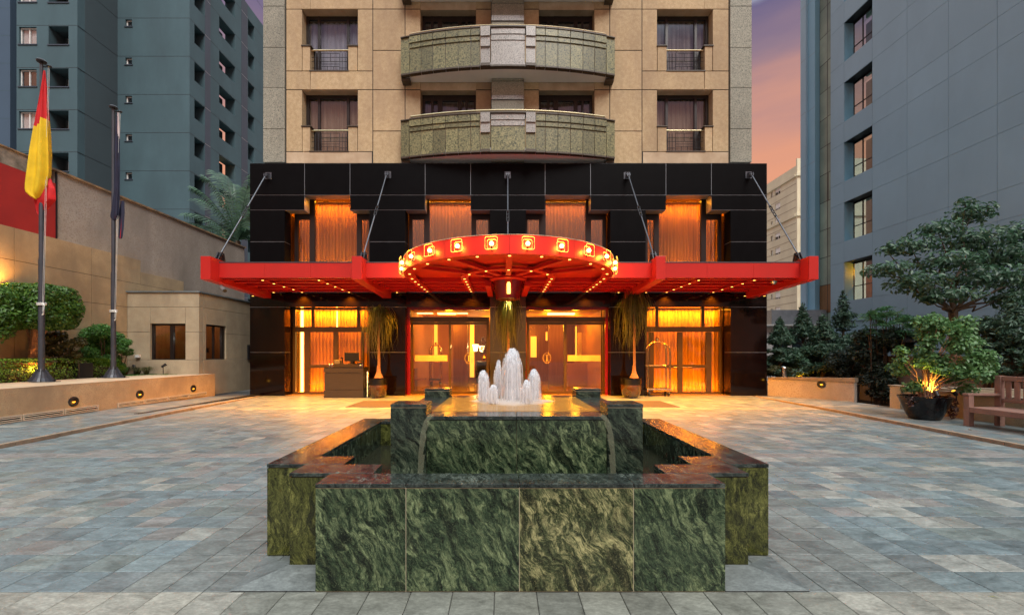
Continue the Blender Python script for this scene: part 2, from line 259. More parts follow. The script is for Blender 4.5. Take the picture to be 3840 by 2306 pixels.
# ------------------------------------------------------------------ mesh helpers
class MB:
    def __init__(s): s.v = []; s.f = []; s.fm = []
    def add(s, vs, fs, mi=0):
        o = len(s.v); s.v += [tuple(p) for p in vs]; s.f += [tuple(i + o for i in f) for f in fs]; s.fm += [mi] * len(fs); return s
    def box(s, x0, x1, y0, y1, z0, z1, mi=0):
        return s.add([(x0, y0, z0), (x1, y0, z0), (x1, y1, z0), (x0, y1, z0), (x0, y0, z1), (x1, y0, z1), (x1, y1, z1), (x0, y1, z1)],
                     [(0, 3, 2, 1), (4, 5, 6, 7), (0, 1, 5, 4), (1, 2, 6, 5), (2, 3, 7, 6), (3, 0, 4, 7)], mi)
    def quad(s, a, b, c, d, mi=0): return s.add([a, b, c, d], [(0, 1, 2, 3)], mi)
    def prism(s, poly, z0, z1, mi=0):
        n = len(poly); return s.add([(x, y, z0) for x, y in poly] + [(x, y, z1) for x, y in poly],
            [tuple(range(n))[::-1], tuple(range(n, 2 * n))] + [(i, (i + 1) % n, n + (i + 1) % n, n + i) for i in range(n)], mi)
    def tube(s, pts, r, n=8, mi=0, closed=False, caps=True):
        pts = [Vector(p) for p in pts]; rs = r if isinstance(r, (list, tuple)) else [r] * len(pts); o = len(s.v); m = len(pts)
        up = None
        for i, p in enumerate(pts):
            a = pts[(i - 1) % m] if (closed or i > 0) else p; b = pts[(i + 1) % m] if (closed or i < m - 1) else p
            d = (b - a).normalized() if (b - a).length > 1e-9 else Vector((0, 0, 1))
            if up is None: up = Vector((0, 0, 1)) if abs(d.z) < .9 else Vector((0, 1, 0))
            x = d.cross(up); x = x.normalized() if x.length > 1e-6 else d.orthogonal().normalized(); y = d.cross(x).normalized(); up = -y if False else up
            for k in range(n):
                t = 2 * math.pi * k / n; s.v.append(tuple(p + (x * math.cos(t) + y * math.sin(t)) * rs[i]))
        for i in range(m if closed else m - 1):
            j = (i + 1) % m
            for k in range(n): s.f.append((o + i * n + k, o + i * n + (k + 1) % n, o + j * n + (k + 1) % n, o + j * n + k)); s.fm.append(mi)
        if caps and not closed: s.f += [tuple(o + k for k in range(n))[::-1], tuple(o + (m - 1) * n + k for k in range(n))]; s.fm += [mi, mi]
        return s
    def lathe(s, prof, c, n=24, mi=0, cap=True):
        o = len(s.v); m = len(prof)
        for r, z in prof:
            for k in range(n): t = 2 * math.pi * k / n; s.v.append((c[0] + r * math.cos(t), c[1] + r * math.sin(t), c[2] + z))
        for i in range(m - 1):
            for k in range(n): s.f.append((o + i * n + k, o + i * n + (k + 1) % n, o + (i + 1) * n + (k + 1) % n, o + (i + 1) * n + k)); s.fm.append(mi)
        if cap: s.f += [tuple(o + k for k in range(n))[::-1], tuple(o + (m - 1) * n + k for k in range(n))]; s.fm += [mi, mi]
        return s
    def build(s, name, mat, parent=None, smooth=False, bevel=0):
        me = bpy.data.meshes.new(name); me.from_pydata(s.v, [], s.f)
        for mm in (mat if isinstance(mat, (list, tuple)) else [mat]): me.materials.append(MATS[mm])
        if any(s.fm): me.polygons.foreach_set('material_index', s.fm)
        if smooth: me.polygons.foreach_set('use_smooth', [True] * len(s.f))
        me.update(); o = bpy.data.objects.new(name, me); COL.objects.link(o)
        if parent is not None: par(o, parent)
        if bevel: 
            bv = o.modifiers.new('bevel', 'BEVEL'); bv.width = bevel; bv.segments = 2; bv.limit_method = 'ANGLE'
        if smooth and smooth != 'all':
            for e in (1,):
                try: me.set_sharp_from_angle(angle=R(38))
                except Exception: pass
        return o
def wloc(p):
    v = Vector((0, 0, 0))
    while p is not None: v += p.location; p = p.parent
    return v
def par(o, parent):
    o.parent = parent; o.location = -wloc(parent)      # meshes are written in world metres; parents are never rotated
def tag(o, label=None, cat=None, group=None, kind=None):
    for k, v in (('label', label), ('category', cat), ('group', group), ('kind', kind)):
        if v: o[k] = v
    return o
def thing(name, label, cat, loc=(0, 0, 0), group=None, kind=None):
    o = bpy.data.objects.new(name, None); COL.objects.link(o); o.location = loc; o.empty_display_size = .1
    return tag(o, label, cat, group, kind)
def one(mb, name, mat, label, cat, group=None, kind=None, smooth=False, bevel=0):
    return tag(mb.build(name, mat, None, smooth, bevel), label, cat, group, kind)
def bx(name, mat, parent, *a, bevel=0): return MB().box(*a).build(name, mat, parent, bevel=bevel)
def lamp(name, kind, loc, e, c, parent=None, r=.05, to=None, spot=None, size=None, blend=.6):
    l = bpy.data.lights.new(name, kind); l.energy = e; l.color = c; o = bpy.data.objects.new(name, l); COL.objects.link(o)
    o.location = loc
    if kind in ('POINT', 'SPOT'): l.shadow_soft_size = r
    if spot: l.spot_size = R(spot); l.spot_blend = blend
    if size: l.shape = 'RECTANGLE'; l.size, l.size_y = size
    if to is not None: o.rotation_euler = (Vector(to) - Vector(loc)).to_track_quat('-Z', 'Y').to_euler()
    if parent is not None: o.parent = parent; o.location = Vector(loc) - wloc(parent)
    return o
WARM = (1, .35, .012); GOLD = (1, .46, .035)

def blob_leaves(name, mat, blobs, n, size, parent=None, aspect=.5, droop=0., shell=.55, updir=.5, curl=.2, seed=0, jitter=.35, rot=None):
    """n leaves spread through a list of ellipsoids (cx,cy,cz,rx,ry,rz); each leaf is a folded four-sided blade"""
    rng = np.random.default_rng(seed + 5); B = np.array(blobs, float); vol_ = (B[:, 3] * B[:, 4] * B[:, 5]) ** .72; k = rng.choice(len(B), n, p=vol_ / vol_.sum())
    d = rng.normal(size=(n, 3)); d /= np.linalg.norm(d, axis=1)[:, None]; rr = 1 - (1 - shell) * rng.random(n) ** 1.6; rr *= 1 + rng.normal(size=n) * .06
    p = B[k, :3] + d * rr[:, None] * B[k, 3:6]
    nrm = d * (1 - updir) + np.array([0, 0, updir]) + rng.normal(size=(n, 3)) * jitter; nrm /= np.linalg.norm(nrm, axis=1)[:, None]
    ax = rng.normal(size=(n, 3)) + d * .8; ax[:, 2] -= droop; ax -= nrm * (ax * nrm).sum(1)[:, None]; ax /= np.linalg.norm(ax, axis=1)[:, None] + 1e-9
    sd_ = np.cross(nrm, ax); s = size * (.65 + .7 * rng.random(n))[:, None]
    a = p - ax * s * .5; t = p + ax * s * .5 - nrm * s * curl * .6; mid = p - nrm * s * 0.0; l = mid + sd_ * s * aspect * .5 + nrm * s * curl * .35; r_ = mid - sd_ * s * aspect * .5 + nrm * s * curl * .35
    V = np.empty((n, 4, 3)); V[:, 0] = a; V[:, 1] = l; V[:, 2] = t; V[:, 3] = r_
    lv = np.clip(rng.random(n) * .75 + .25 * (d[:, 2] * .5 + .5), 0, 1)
    return leaf_mesh(name, mat, V.reshape(-1, 3), np.arange(4 * n).reshape(-1, 4), lv, parent, split=True)
def clip_leaves(name, mat, c, h, n, size, parent=None, e=.35, shell=.86, seed=0, aspect=.55):
    rng = np.random.default_rng(seed); d = rng.normal(size=(n, 3)); d /= np.linalg.norm(d, axis=1)[:, None]
    k = (np.abs(d) ** (2 / e)).sum(1) ** (-e / 2); rr = 1 - (1 - shell) * rng.random(n) ** 1.3
    bmp = 1 + .05 * np.sin(d[:, 0] * 7 + d[:, 1] * 5) * np.cos(d[:, 2] * 6)
    q = d * (k * rr * bmp)[:, None]; p = np.array(c) + q * np.array(h); nr = np.sign(d) * np.abs(q) ** 3; nr /= np.linalg.norm(nr, axis=1)[:, None] + 1e-9
    nrm = nr + rng.normal(size=(n, 3)) * .45 + np.array([0, 0, .35]); nrm /= np.linalg.norm(nrm, axis=1)[:, None]
    ax = rng.normal(size=(n, 3)); ax -= nrm * (ax * nrm).sum(1)[:, None]; ax /= np.linalg.norm(ax, axis=1)[:, None]; sd = np.cross(nrm, ax); s = size * (.65 + .7 * rng.random(n))[:, None]
    V = np.stack([p - ax * s * .5, p + sd * s * aspect * .5 + nrm * s * .08, p + ax * s * .5, p - sd * s * aspect * .5 + nrm * s * .08], 1)
    return leaf_mesh(name, mat, V.reshape(-1, 3), np.arange(4 * n).reshape(-1, 4), np.clip(rng.random(n) * .8 + .1 + .1 * d[:, 2], 0, 1), parent, split=True)
def leaf_mesh(name, mat, V, Q, lv, parent=None, split=False):
    if split: T = np.concatenate([Q[:, [0, 1, 2]], Q[:, [0, 2, 3]]]); lvf = np.concatenate([lv, lv]); k = 3
    else: T = Q; lvf = lv; k = Q.shape[1]
    me = bpy.data.meshes.new(name); me.vertices.add(len(V)); me.vertices.foreach_set('co', np.ascontiguousarray(V, dtype=np.float32).ravel())
    me.loops.add(T.size); me.loops.foreach_set('vertex_index', T.astype(np.int32).ravel()); me.polygons.add(len(T))
    me.polygons.foreach_set('loop_start', np.arange(0, T.size, k, dtype=np.int32)); 
    me.update(calc_edges=True); me.validate()
    a = me.attributes.new('lv', 'FLOAT', 'FACE'); a.data.foreach_set('value', lvf.astype(np.float32))
    me.materials.append(MATS[mat]); o = bpy.data.objects.new(name, me); COL.objects.link(o)
    if parent is not None: par(o, parent)
    return o
def blades(name, mat, strips, parent=None):
    """strips: list of (points, width) ribbons"""
    V = []; Q = []; lv = []
    for pts, wd, side, l in strips:
        o = len(V); m = len(pts)
        for i, p in enumerate(pts):
            ww = wd * (1 - (i / (m - 1)) ** 2 * .92) * (.6 + .4 * min(1, i / 1.5)); q = Vector(side) * ww * .5; V.append(tuple(Vector(p) - q)); V.append(tuple(Vector(p) + q))
        for i in range(m - 1): Q.append((o + 2 * i, o + 2 * i + 1, o + 2 * i + 3, o + 2 * i + 2)); lv.append(l)
    return leaf_mesh(name, mat, np.array(V), np.array(Q), np.array(lv), parent)
def limbs(name, mat, parent, paths):
    mb = MB()
    for pts, r0, r1 in paths:
        m = len(pts); mb.tube(pts, [r0 + (r1 - r0) * i / (m - 1) for i in range(m)], 7)
    return mb.build(name, mat, parent, True)
def wig(a, b, n=5, amp=.05, seed=None):
    rr = random.Random(seed) if seed is not None else random; a = Vector(a); b = Vector(b)
    return [a.lerp(b, i / (n - 1)) + (Vector([rr.uniform(-amp, amp) for _ in range(3)]) if 0 < i < n - 1 else Vector()) for i in range(n)]

# ================================================================== GROUND AND PAVING
tag(MB().box(-400, 400, -60, 600, -.5, -.32).build('ground', 'ground_concrete'), kind='structure', label='grey ground around the hotel forecourt')
CX = .108                                           # axis of the fountain
def in_fountain(x0, x1, y0, y1):
    def hit(hw, ya, yb): return x0 >= CX - hw and x1 <= CX + hw and y0 >= ya and y1 <= yb
    return hit(1.29, 2.55, 5.56) or hit(1.86, 3.0, 5.1)
TONES = [((.17, .225, .245), 26), ((.20, .25, .255), 20), ((.215, .245, .215), 16), ((.18, .185, .18), 12), ((.245, .25, .23), 12), ((.40, .375, .31), 8), ((.30, .245, .215), 8), ((.115, .14, .15), 8)]
def tile_tone(x, y):
    r_ = random.random
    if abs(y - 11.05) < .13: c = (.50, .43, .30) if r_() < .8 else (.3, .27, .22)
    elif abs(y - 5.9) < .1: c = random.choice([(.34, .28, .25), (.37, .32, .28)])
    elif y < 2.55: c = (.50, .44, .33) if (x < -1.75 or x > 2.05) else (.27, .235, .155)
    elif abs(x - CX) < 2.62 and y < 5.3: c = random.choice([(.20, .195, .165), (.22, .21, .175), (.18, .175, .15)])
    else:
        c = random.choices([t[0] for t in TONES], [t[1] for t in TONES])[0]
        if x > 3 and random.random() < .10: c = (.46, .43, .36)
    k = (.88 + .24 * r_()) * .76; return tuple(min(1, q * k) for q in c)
def tile_mesh(tiles, name, parent, kind=None):
    V = []; Fc = []; tone = []; lv = []
    for (x0, x1, y0, y1, z) in tiles:
        c = tile_tone((x0 + x1) / 2, (y0 + y1) / 2); l = random.random(); g = .0022; e = .004; o = len(V)
        V += [(x0 + g, y0 + g, z - .03), (x1 - g, y0 + g, z - .03), (x1 - g, y1 - g, z - .03), (x0 + g, y1 - g, z - .03)]
        V += [(x0 + g, y0 + g, z - .003), (x1 - g, y0 + g, z - .003), (x1 - g, y1 - g, z - .003), (x0 + g, y1 - g, z - .003)]
        V += [(x0 + g + e, y0 + g + e, z), (x1 - g - e, y0 + g + e, z), (x1 - g - e, y1 - g - e, z), (x0 + g + e, y1 - g - e, z)]
        for a, b in ((0, 1), (1, 2), (2, 3), (3, 0)): Fc.append((o + a, o + b, o + 4 + b, o + 4 + a)); Fc.append((o + 4 + a, o + 4 + b, o + 8 + b, o + 8 + a))
        Fc.append((o + 8, o + 9, o + 10, o + 11)); tone += [c] * 9; lv += [l] * 9
    me = bpy.data.meshes.new(name); me.from_pydata(V, [], Fc); me.materials.append(MATS['slate_tile'])
    a = me.attributes.new('tone', 'FLOAT_COLOR', 'FACE'); a.data.foreach_set('color', np.array([(*c, 1) for c in tone], np.float32).ravel())
    a = me.attributes.new('lv', 'FLOAT', 'FACE'); a.data.foreach_set('value', np.array(lv, np.float32))
    o = bpy.data.objects.new(name, me); COL.objects.link(o); par(o, parent)
    if kind: o['kind'] = kind
    return o
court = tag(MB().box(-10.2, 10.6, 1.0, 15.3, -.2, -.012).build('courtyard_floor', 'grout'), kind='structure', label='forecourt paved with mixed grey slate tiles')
TW, TD = .2627, .236
all_t = []
def kerbx(y, s): return (-7.93 - .075 * (y - 6.4)) if s < 0 else (8.14 + .082 * (y - 6.3))
j = -5
while True:
    y0 = 2.556 + TD * j; y1 = y0 + TD; j += 1
    if y0 > 14.9: break
    for i in range(-42, 44):
        off = -.0545; x0 = off + TW * i; x1 = x0 + TW
        if y1 > 1.5 and x1 > kerbx(y0, -1) + .0 and x0 < kerbx(y0, 1):
            if in_fountain(x0, x1, y0, y1): continue
            xa = max(x0, kerbx(y0, -1)); xb = min(x1, kerbx(y0, 1))
            if xb - xa < .05: continue
            all_t.append((xa, xb, y0, y1, random.uniform(-.001, .001)))
def seen(t):
    y = max(t[3], 2.3); u = U0 + F * (t[0] + t[1]) / 2 / y
    if t[3] < 2.33 or u < -120 or u > 3960: return -1
    if abs((t[0] + t[1]) / 2 - CX) < 1.2 and 2.5 < y < 11: return -1
    return 1 / y ** 2
all_t.sort(key=seen, reverse=True)
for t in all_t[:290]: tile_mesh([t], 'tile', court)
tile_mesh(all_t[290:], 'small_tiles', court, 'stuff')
# raised slate wedges at the corners of the fountain plinth
for s in (-1, 1):
    mb = MB(); a = lambda hx, y, z: (CX + s * hx, y, z)
    mb.add([a(1.295, 2.552, .006), a(1.83, 2.552, .006), a(1.865, 3.0, .006), a(1.57, 2.776, .055), a(1.295, 2.776, .055)], [(0, 1, 3, 4) if s > 0 else (4, 3, 1, 0), (1, 2, 3) if s > 0 else (3, 2, 1)])
    o = mb.build('corner_slab', 'slate_tile', court)
    at_ = o.data.attributes.new('tone', 'FLOAT_COLOR', 'FACE'); at_.data.foreach_set('color', [.125, .12, .10, 1, .115, .115, .105, 1])
    at_ = o.data.attributes.new('lv', 'FLOAT', 'FACE'); at_.data.foreach_set('value', [.3, .6])
# pavements at both sides with low stone kerbs that run out in a ramp near the canopy
def pavement(s, xo, label):
    ys = [2, 5, 8, 10.5, 11.9, 14.4]; hh = [.062, .062, .062, .06, .045, .004]
    def kx(y): return kerbx(y, s) + (0 if s < 0 else 0)
    mb = MB()
    for i in range(5):
        a, b = ys[i], ys[i + 1]; za, zb = hh[i], hh[i + 1]
        q = [(kx(a) + s * .07, a, za), (kx(b) + s * .07, b, zb), (xo, b, zb), (xo, a, za)]
        mb.add(q if s > 0 else q[::-1], [(0, 3, 2, 1)])
    pv = tag(mb.build('pavement', 'grout'), kind='structure', label=label)
    n = 0; tl = []; stf = []
    for jj in range(0, 52):
        y0 = 2.9 + TD * jj; y1 = y0 + TD
        if y1 > 14.2: break
        z = np.interp((y0 + y1) / 2, ys, hh) + .004; x = kx((y0 + y1) / 2) + s * .075
        while abs(x) < abs(xo) - .1:
            x2 = x + s * TW; t = (min(x, x2), max(x, x2), y0, y1, z); 
            (tl if (y0 < 9.5 and y0 > 6.2 and abs(x) < 9.8) else stf).append(t); x = x2
    for t in tl[:90]: tile_mesh([t], 'tile', pv)
    tile_mesh(tl[90:] + stf, 'small_tiles', pv, 'stuff')
    y = 3.0; k = 0
    while y < 14.0:
        y2 = min(y + .9, 14.2); z1, z2 = np.interp(y, ys, hh), np.interp(y2, ys, hh); x1, x2 = kx(y + .004), kx(y2 - .004)
        mb = MB(); 
        vs_ = []
        for (x, yy, z) in ((x1, y + .004, z1), (x2, y2 - .004, z2)):
            vs_ += [(x, yy, -.02), (x, yy, z), (x + s * .07, yy, z + .004), (x + s * .07, yy, -.02)]
        mb.add(vs_, [(0, 1, 5, 4), (1, 2, 6, 5), (2, 3, 7, 6), (0, 3, 2, 1), (4, 5, 6, 7)])
        mb.build('kerb_stone', 'curb_stone', pv); y = y2
    return pv
pavement(-1, -10.14, 'slate pavement along the left planter wall'); pavement(1, 10.4, 'slate pavement along the right planting bed')

# ================================================================== FOUNTAIN
fo = thing('fountain', 'square stepped fountain of polished green marble with white water jets', 'fountain', (CX, 4, 0))
RIM, CT = .681, .026
def slab(name, mat, *a, j=.0015): return MB().box(*a).build(name, mat, fo, bevel=.0025)
def seg(x0, x1, y0, y1, fronts, inner=None, mats=('marble_green',), top='marble_top', zt=RIM, joints_top=None):
    """one straight run of the basin wall: facing slabs on the visible side, core, coping"""
    bx('wall_core', 'joint_light', fo, x0 + .012, x1 - .012, y0 + .012, y1 - .004, 0, zt - CT - .006)
fx = [-1.184, -.613, .102, .8215, 1.400]
for i in range(4):
    slab('marble_slab', ['marble_green', 'marble_green', 'marble_light', 'marble_green'][i], fx[i] + .002, fx[i + 1] - .002, 2.551, 2.571, .004, RIM - CT - .005)
    slab('coping_slab', 'marble_top', fx[i] + .0015, fx[i + 1] - .0015, 2.549, 2.7715, RIM - CT, RIM)
bx('wall_core', 'joint_light', fo, fx[0] + .014, fx[4] - .014, 2.5725, 2.756, 0, RIM - CT - .001)
bx('grout_line', 'joint_light', fo, fx[0] + .003, fx[4] - .003, 2.554, 2.5722, 0.001, RIM - CT - .0015)
bx('marble_slab', 'marble_dark', fo, fx[0] + .02, fx[4] - .02, 2.7565, 2.7705, 0, RIM - CT - .002)
for s in (-1, 1):
    q = lambda a, b: (min(CX + s * a, CX + s * b), max(CX + s * a, CX + s * b))
    # outer end faces of the front run
    slab('marble_slab', 'marble_mossy', *q(1.292 - .012, 1.292), 2.5722, 2.776, .004, RIM - CT - .005)
    # second run
    bx('wall_core', 'joint_light', fo, *q(1.02, 1.558), 2.796, 2.99, 0, RIM - CT - .001)
    slab('marble_slab', 'marble_mossy', *q(1.2925, 1.573), 2.779, 2.795, .004, RIM - CT - .005)
    slab('coping_slab', 'marble_top', *q(1.003, 1.574), 2.7745, 2.9985, RIM - CT, RIM)
    slab('marble_slab', 'marble_dark', *q(1.005, 1.019), 2.775, 2.999, .1, RIM - CT - .003)
    slab('marble_slab', 'marble_mossy', *q(1.559, 1.573), 2.796, 3.004, .004, RIM - CT - .005)
    # third run and the long side wall
    slab('marble_slab', 'marble_mossy', *q(1.5735, 1.859), 3.005, 3.021, .004, RIM - CT - .005)
    bx('wall_core', 'joint_light', fo, *q(1.305, 1.844), 3.022, 3.22, 0, RIM - CT - .001)
    slab('coping_slab', 'marble_top', *q(1.289, 1.5725), 3.0015, 3.2335, RIM - CT, RIM)
    slab('marble_slab', 'marble_dark', *q(1.291, 1.304), 3.002, 3.232, .1, RIM - CT - .003)
    ysj = [3.0015, 3.50, 4.15, 4.70, 5.104]
    for i in range(4):
        slab('coping_slab', 'marble_top', *q(1.5755, 1.860), ysj[i] + .001, ysj[i + 1] - .001, RIM - CT, RIM)
        slab('marble_slab', 'marble_dark', *q(1.575, 1.588), max(3.235, ysj[i]) + .001, ysj[i + 1] - .001, .1, RIM - CT - .003)
        slab('marble_slab', 'marble_green', *q(1.846, 1.859), max(3.022, ysj[i]) + .001, ysj[i + 1] - .001, .004, RIM - CT - .005)
    bx('wall_core', 'joint_light', fo, *q(1.589, 1.845), 3.225, 5.09, 0, RIM - CT - .001)
    slab('coping_slab', 'marble_top', *q(1.289, 1.5725), 4.853, 5.104, RIM - CT, RIM)
    bx('marble_slab', 'marble_mossy', fo, *q(1.27, 1.5735), 4.858, 4.872, .1, RIM - CT - .003)
    bx('wall_core', 'marble_dark', fo, *q(1.27, 1.5735), 4.8725, 5.09, 0, RIM - CT - .002)
    slab('coping_slab', 'marble_top', *q(1.005, 1.2885), 5.09, 5.33, RIM - CT, RIM)
    bx('wall_core', 'marble_dark', fo, *q(1.01, 1.2885), 5.1, 5.32, 0, RIM - CT - .002)
    # corner blocks
    for (ya, yb) in ((3.231, 3.478), (4.633, 4.885)):
        slab('corner_block', 'marble_dark', *q(.7225, 1.006), ya, yb, .12, 1.066)
        slab('block_cap', 'marble_top', *q(.721, 1.0075), ya - .0015, yb + .0015, 1.071, 1.095)
        bx('grout_line', 'joint_light', fo, *q(.7245, 1.004), ya + .002, yb - .002, 1.0662, 1.0708)
slab('coping_slab', 'marble_top', CX - 1.29, CX + 1.29, 5.335, 5.56, RIM - CT, RIM); bx('wall_core', 'marble_dark', fo, CX - 1.28, CX + 1.28, 5.34, 5.55, 0, RIM - CT - .002)
# raised pool
PZ = 1.0
bx('pool_core', 'joint_light', fo, CX - .99, CX + .99, 3.262, 4.87, .12, PZ - .05)
for a, b in ((CX - .7205, CX - .0015), (CX + .0015, CX + .7205)):
    slab('marble_slab', 'marble_green', a, b, 3.243, 3.260, .12, PZ - .034)
    slab('pool_edge', 'marble_top', a, b, 3.238, 3.505, PZ - .030, PZ - .0015)
    slab('pool_edge', 'marble_top', a, b, 4.60, 4.87, PZ - .030, PZ - .0015)
for s in (-1, 1):
    q = (min(CX + s * .7225, CX + s * 1.004), max(CX + s * .7225, CX + s * 1.004)); slab('pool_edge', 'marble_top', *q, 3.481, 4.631, PZ - .030, PZ - .0015)
    sd_ = (min(CX + s * .992, CX + s * 1.004), max(CX + s * .992, CX + s * 1.004)); slab('marble_slab', 'marble_dark', *sd_, 3.482, 4.63, .12, PZ - .033)
    # thin sheet of water slipping off between pool and corner block
    mb = MB(); pts = [(.712, 3.30, 1.006), (.716, 3.238, .998), (.74, 3.222, .955), (.765, 3.218, .86), (.78, 3.216, .7), (.79, 3.215, .42)]
    for k in range(5):
        (a, ya, za), (b_, yb, zb) = pts[k], pts[k + 1]; mb.quad((CX + s * (a - .05), ya + .0, za), (CX + s * a, ya - .004, za), (CX + s * b_, yb - .004, zb), (CX + s * (b_ - .035), yb, zb))
    mb.build('water_sheet', 'water_sheet', fo, True)
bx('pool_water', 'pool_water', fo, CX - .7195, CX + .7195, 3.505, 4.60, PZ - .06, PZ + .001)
MB().box(CX - 1.003, CX + 1.003, 2.772, 3.0, .34, .40).box(CX - 1.29, CX + 1.29, 3.0005, 3.235, .34, .40).box(CX - 1.574, CX + 1.574, 3.2355, 4.857, .34, .40).build('basin_water', 'basin_water', fo)
# nozzles and jets
def jet(u, vb, Y, vtop, wpx, bend=0, dens='spray_dense'):
    x = X(u, Y); zt = Z(vtop, Y); r = wpx * Y / F / 2 * 1.08; H = zt - PZ
    MB().lathe([(.026, 0), (.03, .006), (.03, .05), (.024, .052)], (x, Y, PZ), 16).build('nozzle', 'chrome', fo, True)
    rj = random.Random(int(u)); st = []; cnt = int(130 + 5 * wpx) if dens == 'spray_dense' else 110
    for q in range(cnt):
        a = rj.uniform(0, 6.283); rad = r * .62 * abs(rj.gauss(0, .62)); rad = min(rad, r * 1.25); h = H * (1 - .30 * (rad / r) ** 2) * rj.uniform(.80, 1.0) ** (.6 if q % 3 else 1.6); d = Vector((math.cos(a), math.sin(a), 0)); c = Vector((x, Y, PZ)); bd = Vector((bend * r, 0, 0)); out_ = r * rj.uniform(.15, .5)
        p = [c + d * .012 + Vector((0, 0, .05)), c + d * rad * .55 + Vector((0, 0, h * .35)), c + d * rad * .8 + bd * .3 + Vector((0, 0, h * .7)), c + d * rad * .95 + bd * .6 + Vector((0, 0, h * .93)), c + d * (rad + out_ * .25) + bd * .8 + Vector((0, 0, h * .985)), c + d * (rad + out_ * .6) + bd + Vector((0, 0, h * .86)), c + d * (rad + out_ * .85) + bd + Vector((0, 0, h * .45)), c + d * (rad + out_) + bd + Vector((0, 0, .01))]
        ta = rj.uniform(0, 3.14); st.append((p, rj.uniform(.010, .022), Vector((math.cos(ta), math.sin(ta), 0)), rj.random()))
    V = []; Q = []; lv = []
    for pts, wd, side, l_ in st:
        o = len(V)
        for i, p_ in enumerate(pts): q_ = side * wd * .5 * (.6, 1, 1, 1, .9, .8, .8, .9)[i]; V.append(tuple(p_ - q_)); V.append(tuple(p_ + q_))
        for i in range(len(pts) - 1): Q.append((o + 2 * i, o + 2 * i + 1, o + 2 * i + 3, o + 2 * i + 2)); lv.append(l_)
    leaf_mesh('water_jet', 'water_streaks', np.array(V), np.array(Q), np.array(lv), fo)['kind'] = 'stuff'
jet(1918, 0, 4.20, 1300, 70, .1); jet(1809, 0, 4.22, 1385, 40, .2); jet(1849.6, 0, 4.01, 1440, 32); jet(1866, 0, 4.45, 1345, 28, .3, 'spray_thin'); jet(1977, 0, 4.03, 1421, 34, -.1); jet(2008, 0, 4.25, 1380, 42, -.3)
mb = MB(); n = 28
for ring, (q, z) in enumerate([(.36, .002), (.30, .012), (.20, .022), (.05, .03)]):
    for k in range(n): a = 2 * math.pi * k / n; w_ = 1 + .12 * math.sin(3 * a) + .06 * math.sin(7 * a); mb.v.append((CX - .01 + q * 1.15 * w_ * math.cos(a), 4.17 + q * .8 * w_ * math.sin(a), PZ + z))
for i in range(3):
    for k in range(n): mb.f.append((i * n + k, i * n + (k + 1) % n, (i + 1) * n + (k + 1) % n, (i + 1) * n + k)); mb.fm.append(0)
mb.f += [tuple(range(n))[::-1], tuple(3 * n + k for k in range(n))]; mb.fm += [0, 0]
mb.build('water_foam', 'spray_mist', fo, True)

# ================================================================== HOTEL BUILDING
YF, YT = 14.35, 14.75                        # podium front, tower front
ho = thing('hotel_building', 'beige stone hotel tower with curved balconies on a black podium', 'building', (.18, 18, 0))
XL, XR = X(936.4, YF), X(2876.7, YF); ZTOP = Z(612.6, YF); ZL = 3.137; ZS = 3.65
def fpanel(u0, u1, z0, z1, mat='black_panel', g=.007, y=YF, d=.42):
    e = random.uniform(-.0012, .0012)
    MB().box(X(u0, YF) + g, X(u1, YF) - g, y + e, y + d, z0 + g, z1 - g).build('cladding_panel', mat, ho, bevel=.003)
rz = [Z(612.6, YF), Z(731.9, YF), Z(787.8, YF), Z(906.7, YF), ZS]
row0 = [936.4, 1141.9, 1312.2, 1594.2, 1764.9, 2044.2, 2214.6, 2497.6, 2668, 2876.7]
for a, b in zip(row0, row0[1:]): fpanel(a, b, rz[1], rz[0])
for a, b in ((936.4, 1141.9), (1312.2, 1594.2), (1764.9, 2044.2), (2214.6, 2497.6), (2668, 2876.7)): fpanel(a, b, rz[2], rz[1])
PIL = [(936.4, 1068), (1385.7, 1520.6), (1836.8, 1972.8), (2288.5, 2422), (2739, 2876.7)]
BAY = [(1068, 1385.7), (1520.6, 1836.8), (1972.8, 2288.5), (2422, 2739)]
for a, b in PIL:
    fpanel(a, b, rz[3], rz[2]); fpanel(a, b, rz[4], rz[3])
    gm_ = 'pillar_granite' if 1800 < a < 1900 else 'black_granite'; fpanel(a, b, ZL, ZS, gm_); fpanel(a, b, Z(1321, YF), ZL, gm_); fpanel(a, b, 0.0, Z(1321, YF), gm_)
    # pale joint strips and the core behind the panels
    bx('panel_joint', 'panel_joint', ho, X(a, YF) + .012, X(b, YF) - .012, YF + .006, YF + .40, .004, rz[2] - .02)
    bx('pillar_core', 'black_granite', ho, X(a, YF) + .03, X(b, YF) - .03, YF + .43, 15.2, 0, rz[2] - .02)
for a, b in BAY: fpanel(a, b, ZL, ZS, 'black_granite', d=.55)
bx('panel_joint', 'panel_joint', ho, XL + .004, XR - .004, YF + .006, YF + .4, rz[1] - .004, rz[0] - .004)
for a, b in ((936.4, 1141.9), (1312.2, 1594.2), (1764.9, 2044.2), (2214.6, 2497.6), (2668, 2876.7)):
    bx('panel_joint', 'panel_joint', ho, X(a, YF) + .005, X(b, YF) - .005, YF + .0065, YF + .39, rz[2] - .0035, rz[1] - .01)
bx('podium_roof', 'roof_grey', ho, XL + .02, XR - .02, YF + .05, 26, ZTOP - .12, ZTOP - .003)
bx('podium_wall', 'black_panel', ho, XL + .004, XL + .25, YF + .43, 26, 0, ZTOP - .13); bx('podium_wall', 'black_panel', ho, XR - .25, XR - .004, YF + .43, 26, 0, ZTOP - .13)
bx('floor_slab', 'dark_inside', ho, XL + .3, XR - .3, 14.93, 25, ZS - .45, ZS + .25)
bx('floor_slab', 'dark_inside', ho, XL + .3, XR - .3, 14.80, 26, ZTOP - .5, ZTOP - .14)
